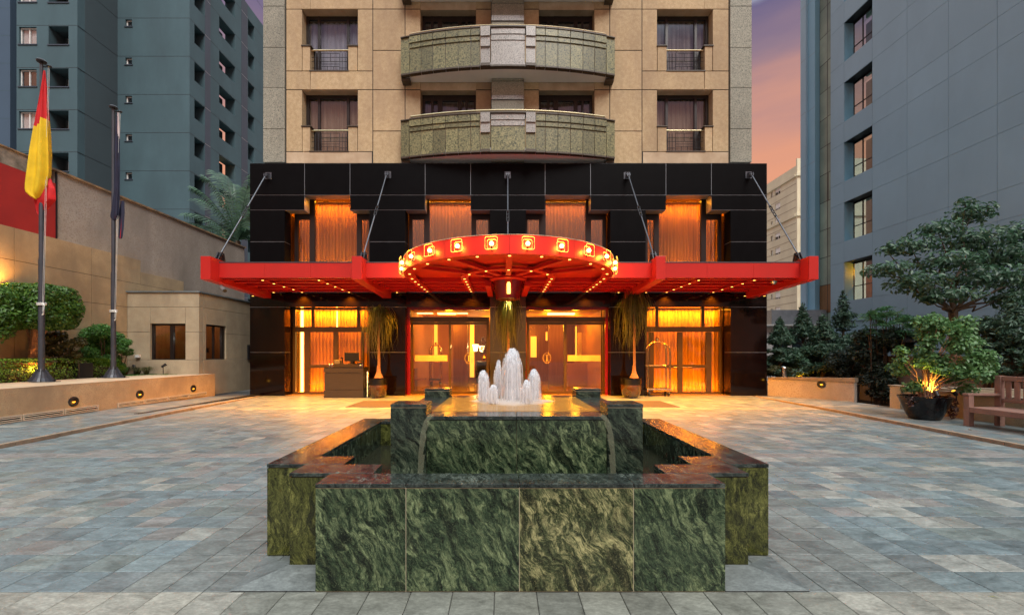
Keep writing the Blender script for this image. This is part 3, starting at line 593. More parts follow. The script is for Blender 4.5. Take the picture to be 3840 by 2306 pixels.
bx('lobby_floor', 'lobby_floor', ho, XL + .3, XR - .3, 14.36, 25, -.03, .006)
bx('back_wall', 'dark_inside', ho, XL + .3, XR - .3, 25, 25.2, 0, ZTOP - .5)

def win(name, YG, vbars, hbars, panes, fm='brown_frame', gm='glass_clear', t=.045):
    """window or door screen: vertical bars and rails joined as the frame, every pane a child"""
    mb = MB()
    for (ua, ub, va, vb) in vbars: mb.box(X(ua, YG), X(ub, YG), YG - t, YG + t, Z(vb, YG), Z(va, YG))
    for (ua, ub, va, vb) in hbars: mb.box(X(ua, YG), X(ub, YG), YG - t + .004, YG + t - .004, Z(vb, YG), Z(va, YG))
    fr = mb.build(name, fm, ho)
    for (ua, ub, va, vb) in panes: MB().box(X(ua, YG) + .001, X(ub, YG) - .001, YG - .006, YG + .006, Z(vb, YG) + .001, Z(va, YG) - .001).build('pane', gm, fr)
    return fr
def curtain(x0, x1, y, z0, z1, mat, pitch=.13, amp=.045, parent=ho, name='curtain', seed=0):
    rr = random.Random(seed); mb = MB(); xs = []; x = x0; k = 0
    while x < x1:
        xs.append((x, y + amp * math.sin(k * math.pi / 2) * rr.uniform(.6, 1.2))); x += pitch / 4 * rr.uniform(.75, 1.3); k += 1
    xs.append((x1, y)); zs = [z0, z0 + (z1 - z0) * .5, z1]
    for zi, zz in enumerate(zs):
        for i, (a, b) in enumerate(xs): mb.v.append((a + rr.uniform(-.006, .006) * (zi < 2), b, zz))
    n = len(xs)
    for zi in range(2):
        for i in range(n - 1): mb.f.append((zi * n + i, zi * n + i + 1, (zi + 1) * n + i + 1, (zi + 1) * n + i)); mb.fm.append(0)
    return mb.build(name, mat, parent, 'all')

# ground floor, glazed doors left and right
YG = 14.95
V = dict(t0=1157, t1=1163, b0=1226, b1=1246, m0=1367, m1=1379, f0=1469, f1=1477.5)
win('glazed_doors', YG, [(1100, 1109.5, 1150, 1477), (1170, 1180, 1150, 1226), (1340, 1350.5, 1150, 1226), (1384, 1392, 1150, 1477), (1143.7, 1163, 1246, 1469), (1252, 1268.6, 1246, 1469), (1356, 1364, 1246, 1469)],
    [(1100, 1392, 1150, 1161.8), (1100, 1392, 1226, 1245.5), (1163, 1252, 1367.4, 1379.4), (1268.6, 1356, 1367.4, 1379.4), (1100, 1392, 1469, 1477)],
    [(1109.5, 1170, 1161.8, 1226), (1180, 1340, 1161.8, 1226), (1350.5, 1384, 1161.8, 1226), (1109.5, 1143.7, 1245.5, 1469), (1163, 1252, 1245.5, 1367.4), (1163, 1252, 1379.4, 1469), (1268.6, 1356, 1245.5, 1367.4), (1268.6, 1356, 1379.4, 1469), (1364, 1384, 1245.5, 1469)])
q4 = lambda a: 1900 + a / 2.472
win('glazed_doors', YG, [(q4(1290) - 8, q4(1295), 1150, 1477), (q4(1378), q4(1403), 1150, 1226), (q4(1801), q4(1829), 1150, 1226), (q4(1972), q4(1985), 1150, 1477), (q4(1318), q4(1360), 1246, 1469), (q4(1582), q4(1627), 1246, 1469), (q4(1845), q4(1892), 1246, 1469)],
    [(q4(1270), q4(1985), 1150, 1155), (q4(1270), q4(1985), 1225, 1244.5), (q4(1360), q4(1582), 1367.4, 1379.4), (q4(1627), q4(1845), 1367.4, 1379.4), (q4(1270), q4(1985), 1469, 1477)],
    [(q4(1295), q4(1378), 1155, 1225), (q4(1403), q4(1801), 1155, 1225), (q4(1829), q4(1972), 1155, 1225), (q4(1295), q4(1318), 1244.5, 1469), (q4(1360), q4(1582), 1244.5, 1367.4), (q4(1360), q4(1582), 1379.4, 1469), (q4(1627), q4(1845), 1244.5, 1367.4), (q4(1627), q4(1845), 1379.4, 1469), (q4(1892), q4(1972), 1244.5, 1469)])
for (a, b) in ((1540, 1582), (1627, 1700)):
    MB().tube([(X(q4(a), 14.86), 14.86, 1.0), (X(q4(b if b < 1600 else 1720), 14.86), 14.86, 1.0)], .014, 8).build('door_handle', 'brass', ho, True)
# curtains behind them, washed by lamps in the ceiling slot
for (u0, u1, sd_) in ((1078, 1392, 1), (2418, 2712, 2)):
    curtain(X(u0, 15.4), X(u1, 15.4), 15.42, .03, 3.15, 'curtain_orange', seed=sd_)
    xm = (X(u0, 15.4) + X(u1, 15.4)) / 2
    lamp('curtain_washer', 'AREA', (xm, 15.17, 3.14), 110, WARM, ho, size=(2.9, .12), to=(xm, 15.32, 1.0))
    lamp('floor_washer', 'AREA', (xm, 15.14, .05), 45, WARM, ho, size=(2.9, .1), to=(xm, 15.32, 1.6))
bx('light_column', 'light_strip', ho, X(1128, 15.25), X(1137, 15.25), 15.24, 15.28, .04, 3.1)
mb = MB()                                       # strings of glass beads in front of the lit column
for k in range(60):
    z = .06 + k * .05
    for j in range(2):
        xx = X(1112 + 8 * j, 15.2) + (.01 if k % 2 else -.01); mb.box(xx, xx + .055, 15.18, 15.2, z, z + .04)
mb.build('bead_screen', 'gold', ho)
bx('light_column', 'light_strip', ho, X(1262, 15.36), X(1266, 15.36), 15.36, 15.37, 2.45, 3.1)
bx('blackout_wall', 'dark_inside', ho, XL + .3, X(1545, 16), 15.62, 15.7, 0, 3.2); bx('blackout_wall', 'dark_inside', ho, X(2255, 15.65), XR - .3, 15.62, 15.7, 0, 3.2)
# entrance doors in the two middle bays
def emblem(u, v, parent):
    cx, cz, y = X(u, 14.90), Z(v, 14.90), 14.915
    def lens(a, b, t):
        pts = []
        for i in range(24):
            s = 2 * math.pi * i / 24; pts.append((cx + a * math.copysign(abs(math.cos(s)) ** 1.25, math.cos(s)), y, cz + b * math.copysign(abs(math.sin(s)) ** .9, math.sin(s))))
        return MB().tube(pts, t, 6, closed=True)
    lens(.148, .20, .006).build('emblem_ring', 'frosted', parent, True); lens(.122, .168, .003).build('emblem_ring', 'frosted', parent, True)
    mb = MB(); mb.box(cx - .016, cx + .016, y - .004, y + .002, cz - .10, cz + .10)
    for s in (-1, 1): mb.box(cx - .042, cx + .042, y - .005, y + .0025, cz + s * .10 - .009, cz + s * .10 + .009); mb.box(cx - .028, cx + .028, y - .0045, y + .0022, cz + s * .088 - .006, cz + s * .088 + .006)
    mb.build('emblem_letter', 'frosted', parent)
z3 = lambda a: 900 + a / 2.472
def entrance(red_u, tr, leaf, xs, band, emb, sens):
    fr = win('entrance_doors', YG, [(leaf[0][0] - 8, leaf[0][0], 1189, 1476.4), (leaf[0][1], leaf[1][0], 1205, 1476.4), (leaf[1][1], leaf[1][1] + 9, 1189, 1476.4)],
        [(xs[0], xs[1], 1151, 1153), (xs[0], xs[1], 1189.2, 1208), (leaf[0][0], leaf[0][1], 1209, 1217.5), (leaf[1][0], leaf[1][1], 1209, 1217.5), (xs[0] + 4, xs[1] - 4, 1466, 1476.4)],
        [(tr[0], tr[1], 1163.7, 1189.2), (leaf[0][0], leaf[0][1], 1217.5, 1466), (leaf[1][0], leaf[1][1], 1217.5, 1466)])
    bx('red_head', 'red_gloss', ho, X(xs[0], YG - .3), X(xs[1], YG - .3), YG - .34, YG - .22, Z(1163, YG - .3), Z(1152, YG - .3))
    for (a, b) in red_u: bx('red_jamb', 'red_gloss', ho, X(a, YG - .3), X(b, YG - .3), YG - .36, YG - .24, 0, Z(1152, YG - .3) - .003)
    bx('frosted_band', 'frosted', fr, X(band[0], 14.92), X(band[1], 14.92), 14.925, 14.931, Z(1354.3, 14.92), Z(1331.6, 14.92))
    bx('door_sensor', 'black_plastic', fr, X(sens - 10, 14.88), X(sens + 10, 14.88), 14.86, 14.90, Z(1200, 14.88), Z(1194, 14.88))
    emblem(*emb, fr)
entrance([(z3(1552), z3(1580))], (z3(1600), z3(2310)), [(z3(1605), z3(1937)), (z3(1957), z3(2285))], (z3(1540), 1835), (z3(1620), z3(1922)), (1757.6, 1343), z3(2140))
entrance([(q4(912), q4(935)), (q4(173), q4(181))], (q4(182), q4(905)), [(q4(207), q4(528)), (q4(553), q4(887))], (q4(180), q4(945)), (q4(565), q4(870)), (2051, 1342), q4(352))
# lobby room seen through the doors
bx('interior_wall', 'lobby_wall', ho, X(1470, 20.6), X(1700, 20.6), 20.6, 20.7, 0, 3.2); bx('interior_wall', 'wood_wall', ho, X(1700, 23), X(1860, 23), 23, 23.1, 0, 3.2)
bx('interior_wall', 'lobby_wall', ho, X(1545, 15.7) - .1, X(1545, 15.7), 15.3, 24, 0, 3.2); bx('interior_wall', 'lobby_wall', ho, X(2255, 15.7), X(2255, 15.7) + .1, 15.3, 24, 0, 3.2)
bx('interior_wall', 'wood_wall', ho, X(1900, 21.6), X(2230, 21.6), 21.6, 21.7, 0, 3.2); bx('interior_wall', 'wood_wall', ho, X(2058, 19), X(2112, 19), 19.0, 19.2, 0, 3.2)
bx('lobby_ceiling', 'lobby_wall', ho, -3.9, 4.2, 15.0, 24, 3.16, 3.195)
bx('lobby_pillar', 'wood_wall', ho, X(1700, 18), X(1752, 18), 18, 18.6, 0, 3.16)
for (a, b, y, za, zb) in ((1628, 1640, 20.5, 1.1, 3.1), (1762, 1778, 20.5, .3, 3.1), (2158, 2163, 19.5, 1.2, 2.8), (2239, 2252, 19.5, 1.2, 2.75), (2047, 2053, 18.9, 2.1, 2.5), (1990, 2012, 21.4, 1.3, 2.4)):
    bx('wall_light', 'wall_glow', ho, X(a, y), X(b, y), y, y + .04, za, zb)
bx('reception_niche', 'frosted', ho, X(2166, 19.6), X(2236, 19.6), 19.6, 19.7, 1.25, 2.5); bx('reception_counter', 'lobby_wall', ho, X(2130, 18.3), X(2258, 18.3), 18.3, 19.0, .0, 1.05)
for k, (a, b, v_) in enumerate(((1556, 1620, 1171), (1640, 1708, 1173), (1712, 1752, 1171), (1754, 1832, 1168), (1976, 2052, 1168), (2055, 2156, 1175))):
    bx('ceiling_light', 'light_strip', ho, X(a, 16.6), X(b, 16.6), 16.6, 16.9, Z(v_ + 4, 16.6), Z(v_ - 3, 16.6))
for x_, y_, e in ((-2.3, 17.2, 45), (-.8, 19.6, 45), (1.9, 17.4, 45), (3.2, 18.0, 35), (1.4, 20.6, 30)): lamp('lobby_lamp', 'POINT', (x_, y_, 2.75), e * .9, WARM, ho, r=.15)

# first floor glazing: a tall middle light between two narrow casements in every bay
YW = 14.9
def bay2(gm_, a, b, c, d, e, f, up):
    """narrow left glass a-b, tall glass c-d, narrow right glass e-f; up = u range of the tall part"""
    VT, VB = 731.9, 1010
    win('first_floor_window', YW, [(a - 12, a, 780, VB), (b, c, 725, VB), (d, e, 725, VB), (f, f + 12, 780, VB)], [(a, b, 804, 825), (e, f, 804, 825), (a - 10, f + 10, 780, 789), (a - 10, f + 10, VB - 8, VB)] if False else [(a, b, 804, 825), (e, f, 804, 825), (a - 12, f + 12, VB, VB + 8)],
        [(a, b, 780, 804), (a, b, 825, VB), (c, d, VT - 8, VB), (e, f, 780, 804), (e, f, 825, VB)], 'dark_frame', gm_)
W2 = [(1119, 1163, 1182, 1339, 1357, 1385), (1547, 1591, 1611, 1768, 1786, 1831), (1977.7, 2021, 2045.6, 2195, 2215.5, 2259.2), (2425.7, 2451, 2469.4, 2627, 2646, 2691)]
for k, wv in enumerate(W2):
    bay2('glass_mirror' if k in (1, 2) else 'glass_reflect', *wv, None); x0, x1 = X(wv[0] - 30, 15.4), X(wv[5] + 25, 15.4)
    curtain(x0, x1, 15.4, 3.92, 7.2, 'curtain_orange', pitch=.12, amp=.04, seed=10 + k)
    bx('ceiling_edge', 'wood_wall', ho, x0, x1, 15.0, 15.5, 7.2, 7.25)
    xm = (x0 + x1) / 2; en = (95, 45, 40, 95)[k]
    lamp('curtain_washer', 'AREA', (xm, 15.08, 3.96), en, WARM, ho, size=(2.6, .12), to=(xm, 15.3, 6.0))
    lamp('curtain_washer', 'AREA', (xm, 15.12, 7.15), en * .55, WARM, ho, size=(2.6, .1), to=(xm, 15.28, 5.0))
    bx('window_pier', 'dark_inside', ho, x0 - .3, x0, 14.93, 15.5, ZS, 7.4); bx('window_pier', 'dark_inside', ho, x1, x1 + .3, 14.93, 15.5, ZS, 7.4)
    bx('blackout_wall', 'dark_inside', ho, x0 - .3, x1 + .3, 15.52, 15.6, ZS, 7.5)

# ------------------------------------------------------------------ tower: stone panels, windows, balconies
MX = X(1902.8, YT)
def mir(u): return 3805.6 - u
def spanel(u0, u1, v0, v1, mat='beige_stone', d=.32, both=True, y=YT, name='stone_panel', g=.009):
    for uu in ([(u0, u1), (mir(u1), mir(u0))] if both else [(u0, u1)]):
        MB().box(X(uu[0], YT) + g, X(uu[1], YT) - g, y + random.uniform(-.002, .002), y + d, Z(v1, YT) + g, Z(v0, YT) - g).build(name, mat, ho, bevel=.004)
ZT2 = 15.2
bx('tower_core', 'joint_dark', ho, X(992, YT), MX - (X(992, YT) - MX), YT + .62, 25, ZTOP - .1, 17.5)
for (a, b, c, d, zlo, zhi) in ((992, 1132, 0, 0, ZTOP - .002, 17.5), (1342, 1576, 0, 0, ZTOP - .002, 17.5), (1785, 2021, 0, 0, ZTOP - .002, 17.5)):
    for uu in ([(a, b), (mir(b), mir(a))] if a < 1700 else [(a, b)]): bx('tower_core', 'joint_dark', ho, X(uu[0], YT), X(uu[1], YT), YT + .012, YT + .6, zlo, zhi)
for k in range(-1, 2):                                   # storeys: k=0 top one in view, 1 = lower, -1 above
    o = 302 * k
    def s(u0, u1, v0, v1, **kw):
        spanel(u0, u1, v0 + o, v1 + o, **kw)
    last = (k == 1)
    s(1073, 1133, 36, 267); s(1341, 1397.5, 36, 267); s(1133.5, 1163, 174.5, 267); s(1305, 1340.5, 174.5, 267)
    if not last: s(1073, 1163.5, 268, 337); s(1164, 1397.5, 268, 337)
    else: s(1073, 1395, 268, 311, mat='beige_smooth')
    s(1398.5, 1518.5, 36, 189); s(1398.5, 1518.5, 190.5, 337 if not last else 186.5)if False else None
    s(1398.5, 1518, 36.5, 190); 
    if not last: s(1398.5, 1518, 191, 337)
    else: s(1398.5, 1518, 191, 311, mat='beige_smooth' if False else 'beige_stone')
    s(1519.5, 1577, 36.5, 311 if last else 337); s(1784, 1842, 36.5, 311 if last else 337)
    # above the openings
    s(1578, 1783.5, 36.5 - 34, 36, d=.28) if k == -1 else None
    # reveals
    for uu in ((1134, 1340), (1578, 1783.5)):
        for q in ((uu[0], uu[1]), (mir(uu[1]), mir(uu[0]))):
            bx('lintel', 'beige_smooth', ho, X(q[0], YT) - .02, X(q[1], YT) + .02, YT + .03, YT + .6, Z(36 + o, YT), Z(-.5 + o + (-29 if k < 1 else 0), YT) )
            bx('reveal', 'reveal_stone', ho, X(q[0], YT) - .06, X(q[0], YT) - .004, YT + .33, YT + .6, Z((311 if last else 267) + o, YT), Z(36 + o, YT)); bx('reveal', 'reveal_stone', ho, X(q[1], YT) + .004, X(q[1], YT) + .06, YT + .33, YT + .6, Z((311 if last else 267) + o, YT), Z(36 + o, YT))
    # stone window cheeks with a brown cap, brass rail and lattice
    for (a, b) in ((1130, 1168), (1303, 1343)):
        for q in ((a, b), (mir(b), mir(a))): bx('sill_cap', 'brown_granite', ho, X(q[0], YT), X(q[1], YT), YT - .03, YT + .34, Z(174.5 + o, YT), Z(171 + o, YT))
    for q in ((1163, 1305), (mir(1305), mir(1163))):
        xa, xb = X(q[0], YT), X(q[1], YT); bx('window_sill', 'brown_granite', ho, xa - .03, xb + .03, YT - .02, YT + .6, Z(268.5 + o, YT), Z(265 + o, YT))
        MB().tube([(xa, YT + .09, Z(184 + o, YT)), (xb, YT + .09, Z(184 + o, YT))], .03, 8).build('hand_rail', 'brass', ho, True)
        mb = MB(); z0, z1 = Z(264 + o, YT), Z(190 + o, YT); yy = YT + .12; W_ = xb - xa; H_ = z1 - z0
        def bar(fx0, fz0, fx1, fz1, r=.009): mb.tube([(xa + W_ * fx0, yy, z0 + H_ * fz0), (xa + W_ * fx1, yy, z0 + H_ * fz1)], r, 5)
        bar(0, .76, 1, .76); bar(0, .55, 1, .55); bar(.26, .42, .74, .42); bar(.26, .3, .74, .3) ; bar(.26, .97, .74, .97); bar(0, .22, .26, .22); bar(.74, .22, 1, .22)
        for fx_, f0, f1 in ((.1, 0, .97), (.18, 0, .97), (.26, 0, .97), (.74, 0, .97), (.82, 0, .97), (.9, 0, .97), (.42, 0, .3), (.58, 0, .3), (.5, .55, .97)): bar(fx_, f0, fx_, f1)
        mb.build('window_grille', 'dark_metal', ho)
    # three-light windows
    YV = YT + .36
    for q, side in (((1134, 1340), 0), ((mir(1340), mir(1134)), 1)):
        a, b = X(q[0], YT), X(q[1], YT); zt, zb = Z(36 + o, YT) , Z(266 + o, YT); fw = .06; mb = MB()
        xs = [a, a + .40, b - .40, b] if True else 0
        for x_ in (a + .04, a + .46, b - .46, b - .04): mb.box(x_ - .045, x_ + .045, YV - .05, YV + .05, zb, zt)
        mb.box(a, b, YV - .045, YV + .045, zt - .12, zt); mb.box(a + .46, b - .46, YV - .045, YV + .045, zb, zb + .08)
        mb.box(a, a + .46, YV - .044, YV + .044, zb, Z(174 + o, YT)); mb.box(b - .46, b, YV - .044, YV + .044, zb, Z(174 + o, YT))
        fr = mb.build('room_window', 'dark_frame', ho)
        for (xa, xb) in ((a + .08, a + .42), (a + .5, b - .5), (b - .42, b - .08)): bx('pane', 'glass_room', fr, xa, xb, YV - .005, YV + .005, zb + .08, zt - .12)
        cm = {(0, 0): 'curtain_pale', (1, 0): 'curtain_brown', (0, 1): 'curtain_grey', (1, 1): 'curtain_brown'}.get((k, side), 'curtain_grey')
        if k == 1 and side == 0: cm = 'curtain_brown'
        curtain(a + .03, b - .03, YV + .15, zb + .02, zt - .1, cm, pitch=.2, amp=.03, seed=k * 3 + side, name='curtain')
    # balcony windows
    for q in ((1578, 1783.5), (mir(1783.5), mir(1578))):
        a, b = X(q[0], YT), X(q[1], YT); zt, zb = Z(36 + o, YT), Z(311 + o, YT); mb = MB(); wd = b - a
        mb.box(a, b, YV - .045, YV + .045, zt - .2, zt)
        for f0, f1 in ((0, .045), (.16, .205), (.28, .37), (.66, .73), (.8, .84), (.955, 1)): mb.box(a + wd * f0, a + wd * f1, YV - .05, YV + .05, zb, zt)
        fr = mb.build('balcony_door', 'dark_frame', ho)
        for f0, f1 in ((.045, .16), (.205, .28), (.37, .66), (.73, .8), (.84, .955)): bx('pane', 'glass_room', fr, a + wd * f0, a + wd * f1, YV - .005, YV + .005, zb, zt - .2)
        curtain(a + .03, b - .03, YV + .16, zb + .02, zt - .1, 'curtain_brown', pitch=.22, amp=.03, seed=30 + k)
# pieces of wall over the highest windows in view, continuing up
for (a, b) in ((1073, 1165), (1166, 1308), (1309, 1397.5)): spanel(a, b, -34, 35.5)
# corner pilasters of speckled granite
vv = [611.5, 486.8, 332.6, 183, 29, -125, -270]
for hi, lo in zip(vv[1:], vv): spanel(989, 1070.5, hi, lo, mat='grey_granite', y=YT - .05, d=.5, name='granite_block')
bx('pilaster_joint', 'joint_dark', ho, X(1069, YT), X(1074, YT), YT + .02, YT + .1, ZTOP, 17); bx('pilaster_joint', 'joint_dark', ho, X(mir(1074), YT), X(mir(1069), YT), YT + .02, YT + .1, ZTOP, 17)
# middle pier
for hi, lo in ((-150, 20), (21, 66), (67, 88), (89, 262), (263, 310), (311, 363), (364, 381), (382, 560), (585, 611)):
    MB().box(X(1843.5, 14.6), X(1964.5, 14.6), 14.52 if hi not in (67, 364) else 14.49, YT + .3, Z(lo, 14.6) + .006, Z(hi, 14.6) - .006).build('granite_block', 'grey_granite' if hi not in (67, 364) else 'pale_granite', ho, bevel=.004)
# balconies
def balcony(z0, label=None):
    bc = X(1904.5, 14.2); yf = lambda x: 13.88 + .48 * (abs(x) / 3.79) ** 2
    xs = [-3.80, -3.47, -3.04, -2.61, -2.16, -1.72, -1.28, -.955]; xs = xs + [-x for x in xs[::-1]]
    root = thing('balcony', None, None, (bc, 14.3, z0)); par(root, ho); root.location = Vector((bc, 14.3, z0)) - wloc(ho)
    def arcbox(xa, xb, dy0, dy1, za, zb, mat, name, n=3, g=.008, bev=.004):
        mb = MB(); pf = []; pb = []
        for i in range(n + 1):
            x = xa + g + (xb - xa - 2 * g) * i / n; pf.append((bc + x, yf(x) + dy0)); pb.append((bc + x, yf(x) + dy1))
        mb.prism(pf + pb[::-1], za, zb); mb.build(name, mat, root, bevel=bev)
    for a, b in zip(xs, xs[1:]):
        if a > -.96 and b < .96: continue
        end = abs(a) > 3.4 and abs(b) > 3.4
        arcbox(a, b, 0, .05, z0 + .035, z0 + (.86 if not end else 1.27), 'green_granite' if abs(a + b) / 2 > .9 else 'pale_granite', 'granite_panel')
        if not end:
            arcbox(a, b, -.03, .05, z0 + .865, z0 + 1.02, 'green_granite', 'moulding'); arcbox(a, b, -.06, .05, z0 + 1.03, z0 + 1.26, 'green_granite', 'moulding')
            arcbox(a, b, -.08, .30, z0 + 1.265, z0 + 1.315, 'brown_granite', 'coping')
        else: arcbox(a, b, -.05, .30, z0 + 1.275, z0 + 1.31, 'brown_granite', 'coping')
        arcbox(a, b, -.015, .14, z0 - .03, z0 + .03, 'brown_granite', 'bottom_lip')
    up = z0 > 10
    arcbox(-.59, .59, .0, .05, z0 + .035, z0 + .86, 'pale_granite' if up else 'green_granite', 'granite_panel'); arcbox(-.59, .59, -.02, .05, z0 + .865, z0 + 1.05, 'pale_granite', 'moulding'); arcbox(-.59, .59, -.04, .05, z0 + 1.06, z0 + 1.26, 'pale_granite', 'moulding'); arcbox(-.955, .955, -.08, .30, z0 + 1.275, z0 + 1.33, 'brown_granite', 'coping', n=8)
    arcbox(-.955, .955, -.015, .14, z0 - .03, z0 + .03, 'brown_granite', 'bottom_lip', n=6)
    for s in (-1, 1):
        a, b = (-.945, -.605) if s < 0 else (.605, .945)
        arcbox(a, b, -.05, .05, z0 + .035, z0 + .60, 'pale_granite' if up else 'green_granite', 'pier_block'); arcbox(a, b, -.10, .05, z0 + .605, z0 + .93, 'pale_granite', 'pier_block'); arcbox(a, b, -.14, .05, z0 + .935, z0 + 1.255, 'pale_granite', 'pier_block')
        arcbox(a, b, -.12, .05, z0 - .07, z0 + .03, 'brown_granite', 'bottom_lip')
        # side return to the wall
        xx = bc + s * 3.80; MB().box(min(xx, xx - s * .05), max(xx, xx - s * .05), 14.42, YT - .01, z0 - .03, z0 + 1.27).build('granite_panel', 'green_granite', root)
    for s in (-1, 1):
        xa, xb = (bc - 3.80, bc - 3.50) if s < 0 else (bc + 3.50, bc + 3.80); MB().box(xa, xb, 14.46, YT - .012, z0 - .13, z0 - .032).build('end_bracket', 'brown_granite', root, bevel=.01)
    # brass rail on short posts
    pts = [(bc + x, yf(x) + .10, z0 + 1.46) for x in np.linspace(-3.45, 3.45, 28)]
    MB().tube(pts, .028, 8).build('hand_rail', 'brass', root, True)
    mb = MB()
    for x in np.linspace(-3.4, 3.4, 9): mb.box(bc + x - .012, bc + x + .012, yf(x) + .09, yf(x) + .11, z0 + 1.31, z0 + 1.44)
    mb.build('rail_posts', 'dark_metal', root)
    poly = [(bc + x, yf(x) + .06) for x in np.linspace(-3.74, 3.74, 24)] + [(bc + 3.74, YT - .005), (bc - 3.74, YT - .005)]
    MB().prism(poly, z0 + .0, z0 + .16).build('soffit_slab', 'white_soffit', root)
    return root
ZB = Z(310, YT)
for k in (-1, 0, 1): balcony(ZB - 2.93 * k)

# ================================================================== ENTRANCE CANOPY
ca = thing('entrance_canopy', 'red entrance canopy with round marquee front lit by bulbs and hung on rods', 'canopy', (.17, 12, 3.6))
BZ0, BZ1 = 3.573, 4.222
BEAMS = [(X(751.6, 11.35), X(789, 11.35)), (X(1319, 11.35), X(1356.3, 11.35)), (X(2460.7, 11.35), X(2495.6, 11.35)), (X(3034.5, 11.35), X(3070, 11.35))]
for (a, b) in BEAMS:
    mb = MB(); mb.v = [(a, 11.35, BZ0), (b, 11.35, BZ0), (b, 14.34, 3.44), (a, 14.34, 3.44), (a, 11.35, BZ1), (b, 11.35, BZ1), (b, 12.0, 4.19), (a, 12.0, 4.19), (b, 14.34, 4.10), (a, 14.34, 4.10)]
    mb.f = [(0, 3, 2, 1), (0, 1, 5, 4), (4, 5, 6, 7), (7, 6, 8, 9), (1, 2, 8, 6, 5), (3, 0, 4, 7, 9), (2, 3, 9, 8)]; mb.fm = [0] * 7
    mb.build('beam', 'red_paint', ca, bevel=.006)
MCX, MCY, MR = .14, 11.70, 2.93
BX0, BX1, SZ = 3.68, 4.11, 3.655
for (a, b) in ((BEAMS[0][1], BEAMS[1][0]), (BEAMS[1][1], MCX - MR + .01), (MCX + MR - .01, BEAMS[2][0]), (BEAMS[2][1], BEAMS[3][0])):
    n = 3 if b - a > 2 else 1
    for k in range(n):
        xa = a + (b - a) * k / n; xb = a + (b - a) * (k + 1) / n
        MB().box(xa + .0015, xb - .0015, 11.70, 11.78, BX0, BX1).build('fascia_panel', 'red_paint', ca, bevel=.003)
    bx('roof_deck', 'steel_grey', ca, a + .002, b - .002, 11.69, 14.34, BX1 + .002, BX1 + .03)
    bx('soffit', 'red_side', ca, a + .002, b - .002, 11.79, 14.335, 3.80, 3.83)
    for yy in (11.86, 12.36, 12.95, 13.55, 14.14): bx('cross_beam', 'red_side', ca, a + .004, b - .004, yy, yy + .17, SZ + .01, 3.797)
# lamp-carrying ribs and soffit of the straight sides of the marquee
SP = [(-7.05, 5), (-5.40, 5), (5.73, 5), (7.36, 5)]
for x, n in SP: bx('lamp_rail', 'red_side', ca, x - .06, x + .06, 11.79, 14.33, SZ - .012, SZ + .006)
# marquee: semicircular drum and straight return sides
def arc(r, a0, a1, n, cx=MCX, cy=MCY): return [(cx + r * math.sin(R(a0 + (a1 - a0) * i / n)), cy - r * math.cos(R(a0 + (a1 - a0) * i / n))) for i in range(n + 1)]
for k in range(6):
    a0, a1 = -90 + 30 * k, -60 + 30 * k; o_, i_ = arc(MR, a0 + .05, a1 - .05, 12), arc(MR - .06, a0 + .05, a1 - .05, 12)
    ob = MB().prism(o_ + i_[::-1], 3.655, 4.065).build('marquee_panel', 'red_paint', ca, True)
MB().prism(arc(MR + .012, -90, 90, 60) + arc(MR - .07, 90, -90, 60), 4.066, 4.078).build('marquee_trim', 'pale_granite', ca)
MB().prism(arc(MR - .062, -90, 90, 48) + arc(MR - .30, 90, -90, 48), 3.656, 3.70).build('ring_flange', 'red_side', ca)
MB().prism(arc(1.36, -90, 90, 36) + arc(1.15, 90, -90, 36), 3.652, 3.72).build('ring_flange', 'red_side', ca)
for s in (-1, 1):
    for r_, w_ in ((MR - .15, .13), (1.255, .105)):
        xx = MCX + s * r_; bx('lamp_rail', 'red_side', ca, xx - w_, xx + w_, 11.702, 14.33, 3.653, 3.70)
MB().prism(arc(MR - .063, -90, 90, 48) + [(MCX + MR - .063, 14.33), (MCX - MR + .063, 14.33)], 3.80, 3.83).build('soffit', 'red_side', ca)
MB().prism(arc(MR - .063, -90, 90, 48), 3.99, 4.03).build('roof_deck', 'steel_grey', ca)
for yy in (12.36, 12.95, 13.55, 14.14): bx('cross_beam', 'red_side', ca, MCX - MR + .07, MCX + MR - .07, yy, yy + .17, SZ + .02, 3.797)
for a in (-60, -30, 0, 30, 60):
    d = Vector((math.sin(R(a)), -math.cos(R(a)), 0)); n_ = Vector((-d.y, d.x, 0)) * .075; c0 = Vector((MCX, MCY, 0))
    for ra, rb in ((.5, 1.149), (1.361, MR - .301)):
        q = [c0 + d * ra - n_, c0 + d * rb - n_, c0 + d * rb + n_, c0 + d * ra + n_]; MB().prism([(p.x, p.y) for p in q], 3.654, 3.74).build('spoke', 'red_side', ca)
MB().lathe([(.55, 0), (.55, .08)], (MCX, 12.0, 3.655), 32).build('hub_plate', 'red_side', ca, True)
MB().lathe([(.34, -.52), (.36, -.53), (.47, 0)], (MCX, 12.25, 3.66), 32).build('hub_drum', 'red_gloss', ca, True)
MB().lathe([(.10, -.42), (.11, -.40), (.11, 0), (.10, .02)], (MCX + .02, 11.78, 3.62), 20).build('glass_lantern', 'glass_globe', ca, True)
MB().lathe([(.05, -.38), (.055, -.1), (.03, -.05)], (MCX + .02, 11.78, 3.62), 14).build('lantern_flame', 'light_strip', ca, True)
for s in (-1, 1): 
    xa = MCX + s * .68; xb = MCX + s * .50; MB().box(min(xa, xb), max(xa, xb), 12.02, 14.33, 3.50, 3.652).build('hub_leg', 'red_side', ca, bevel=.004)
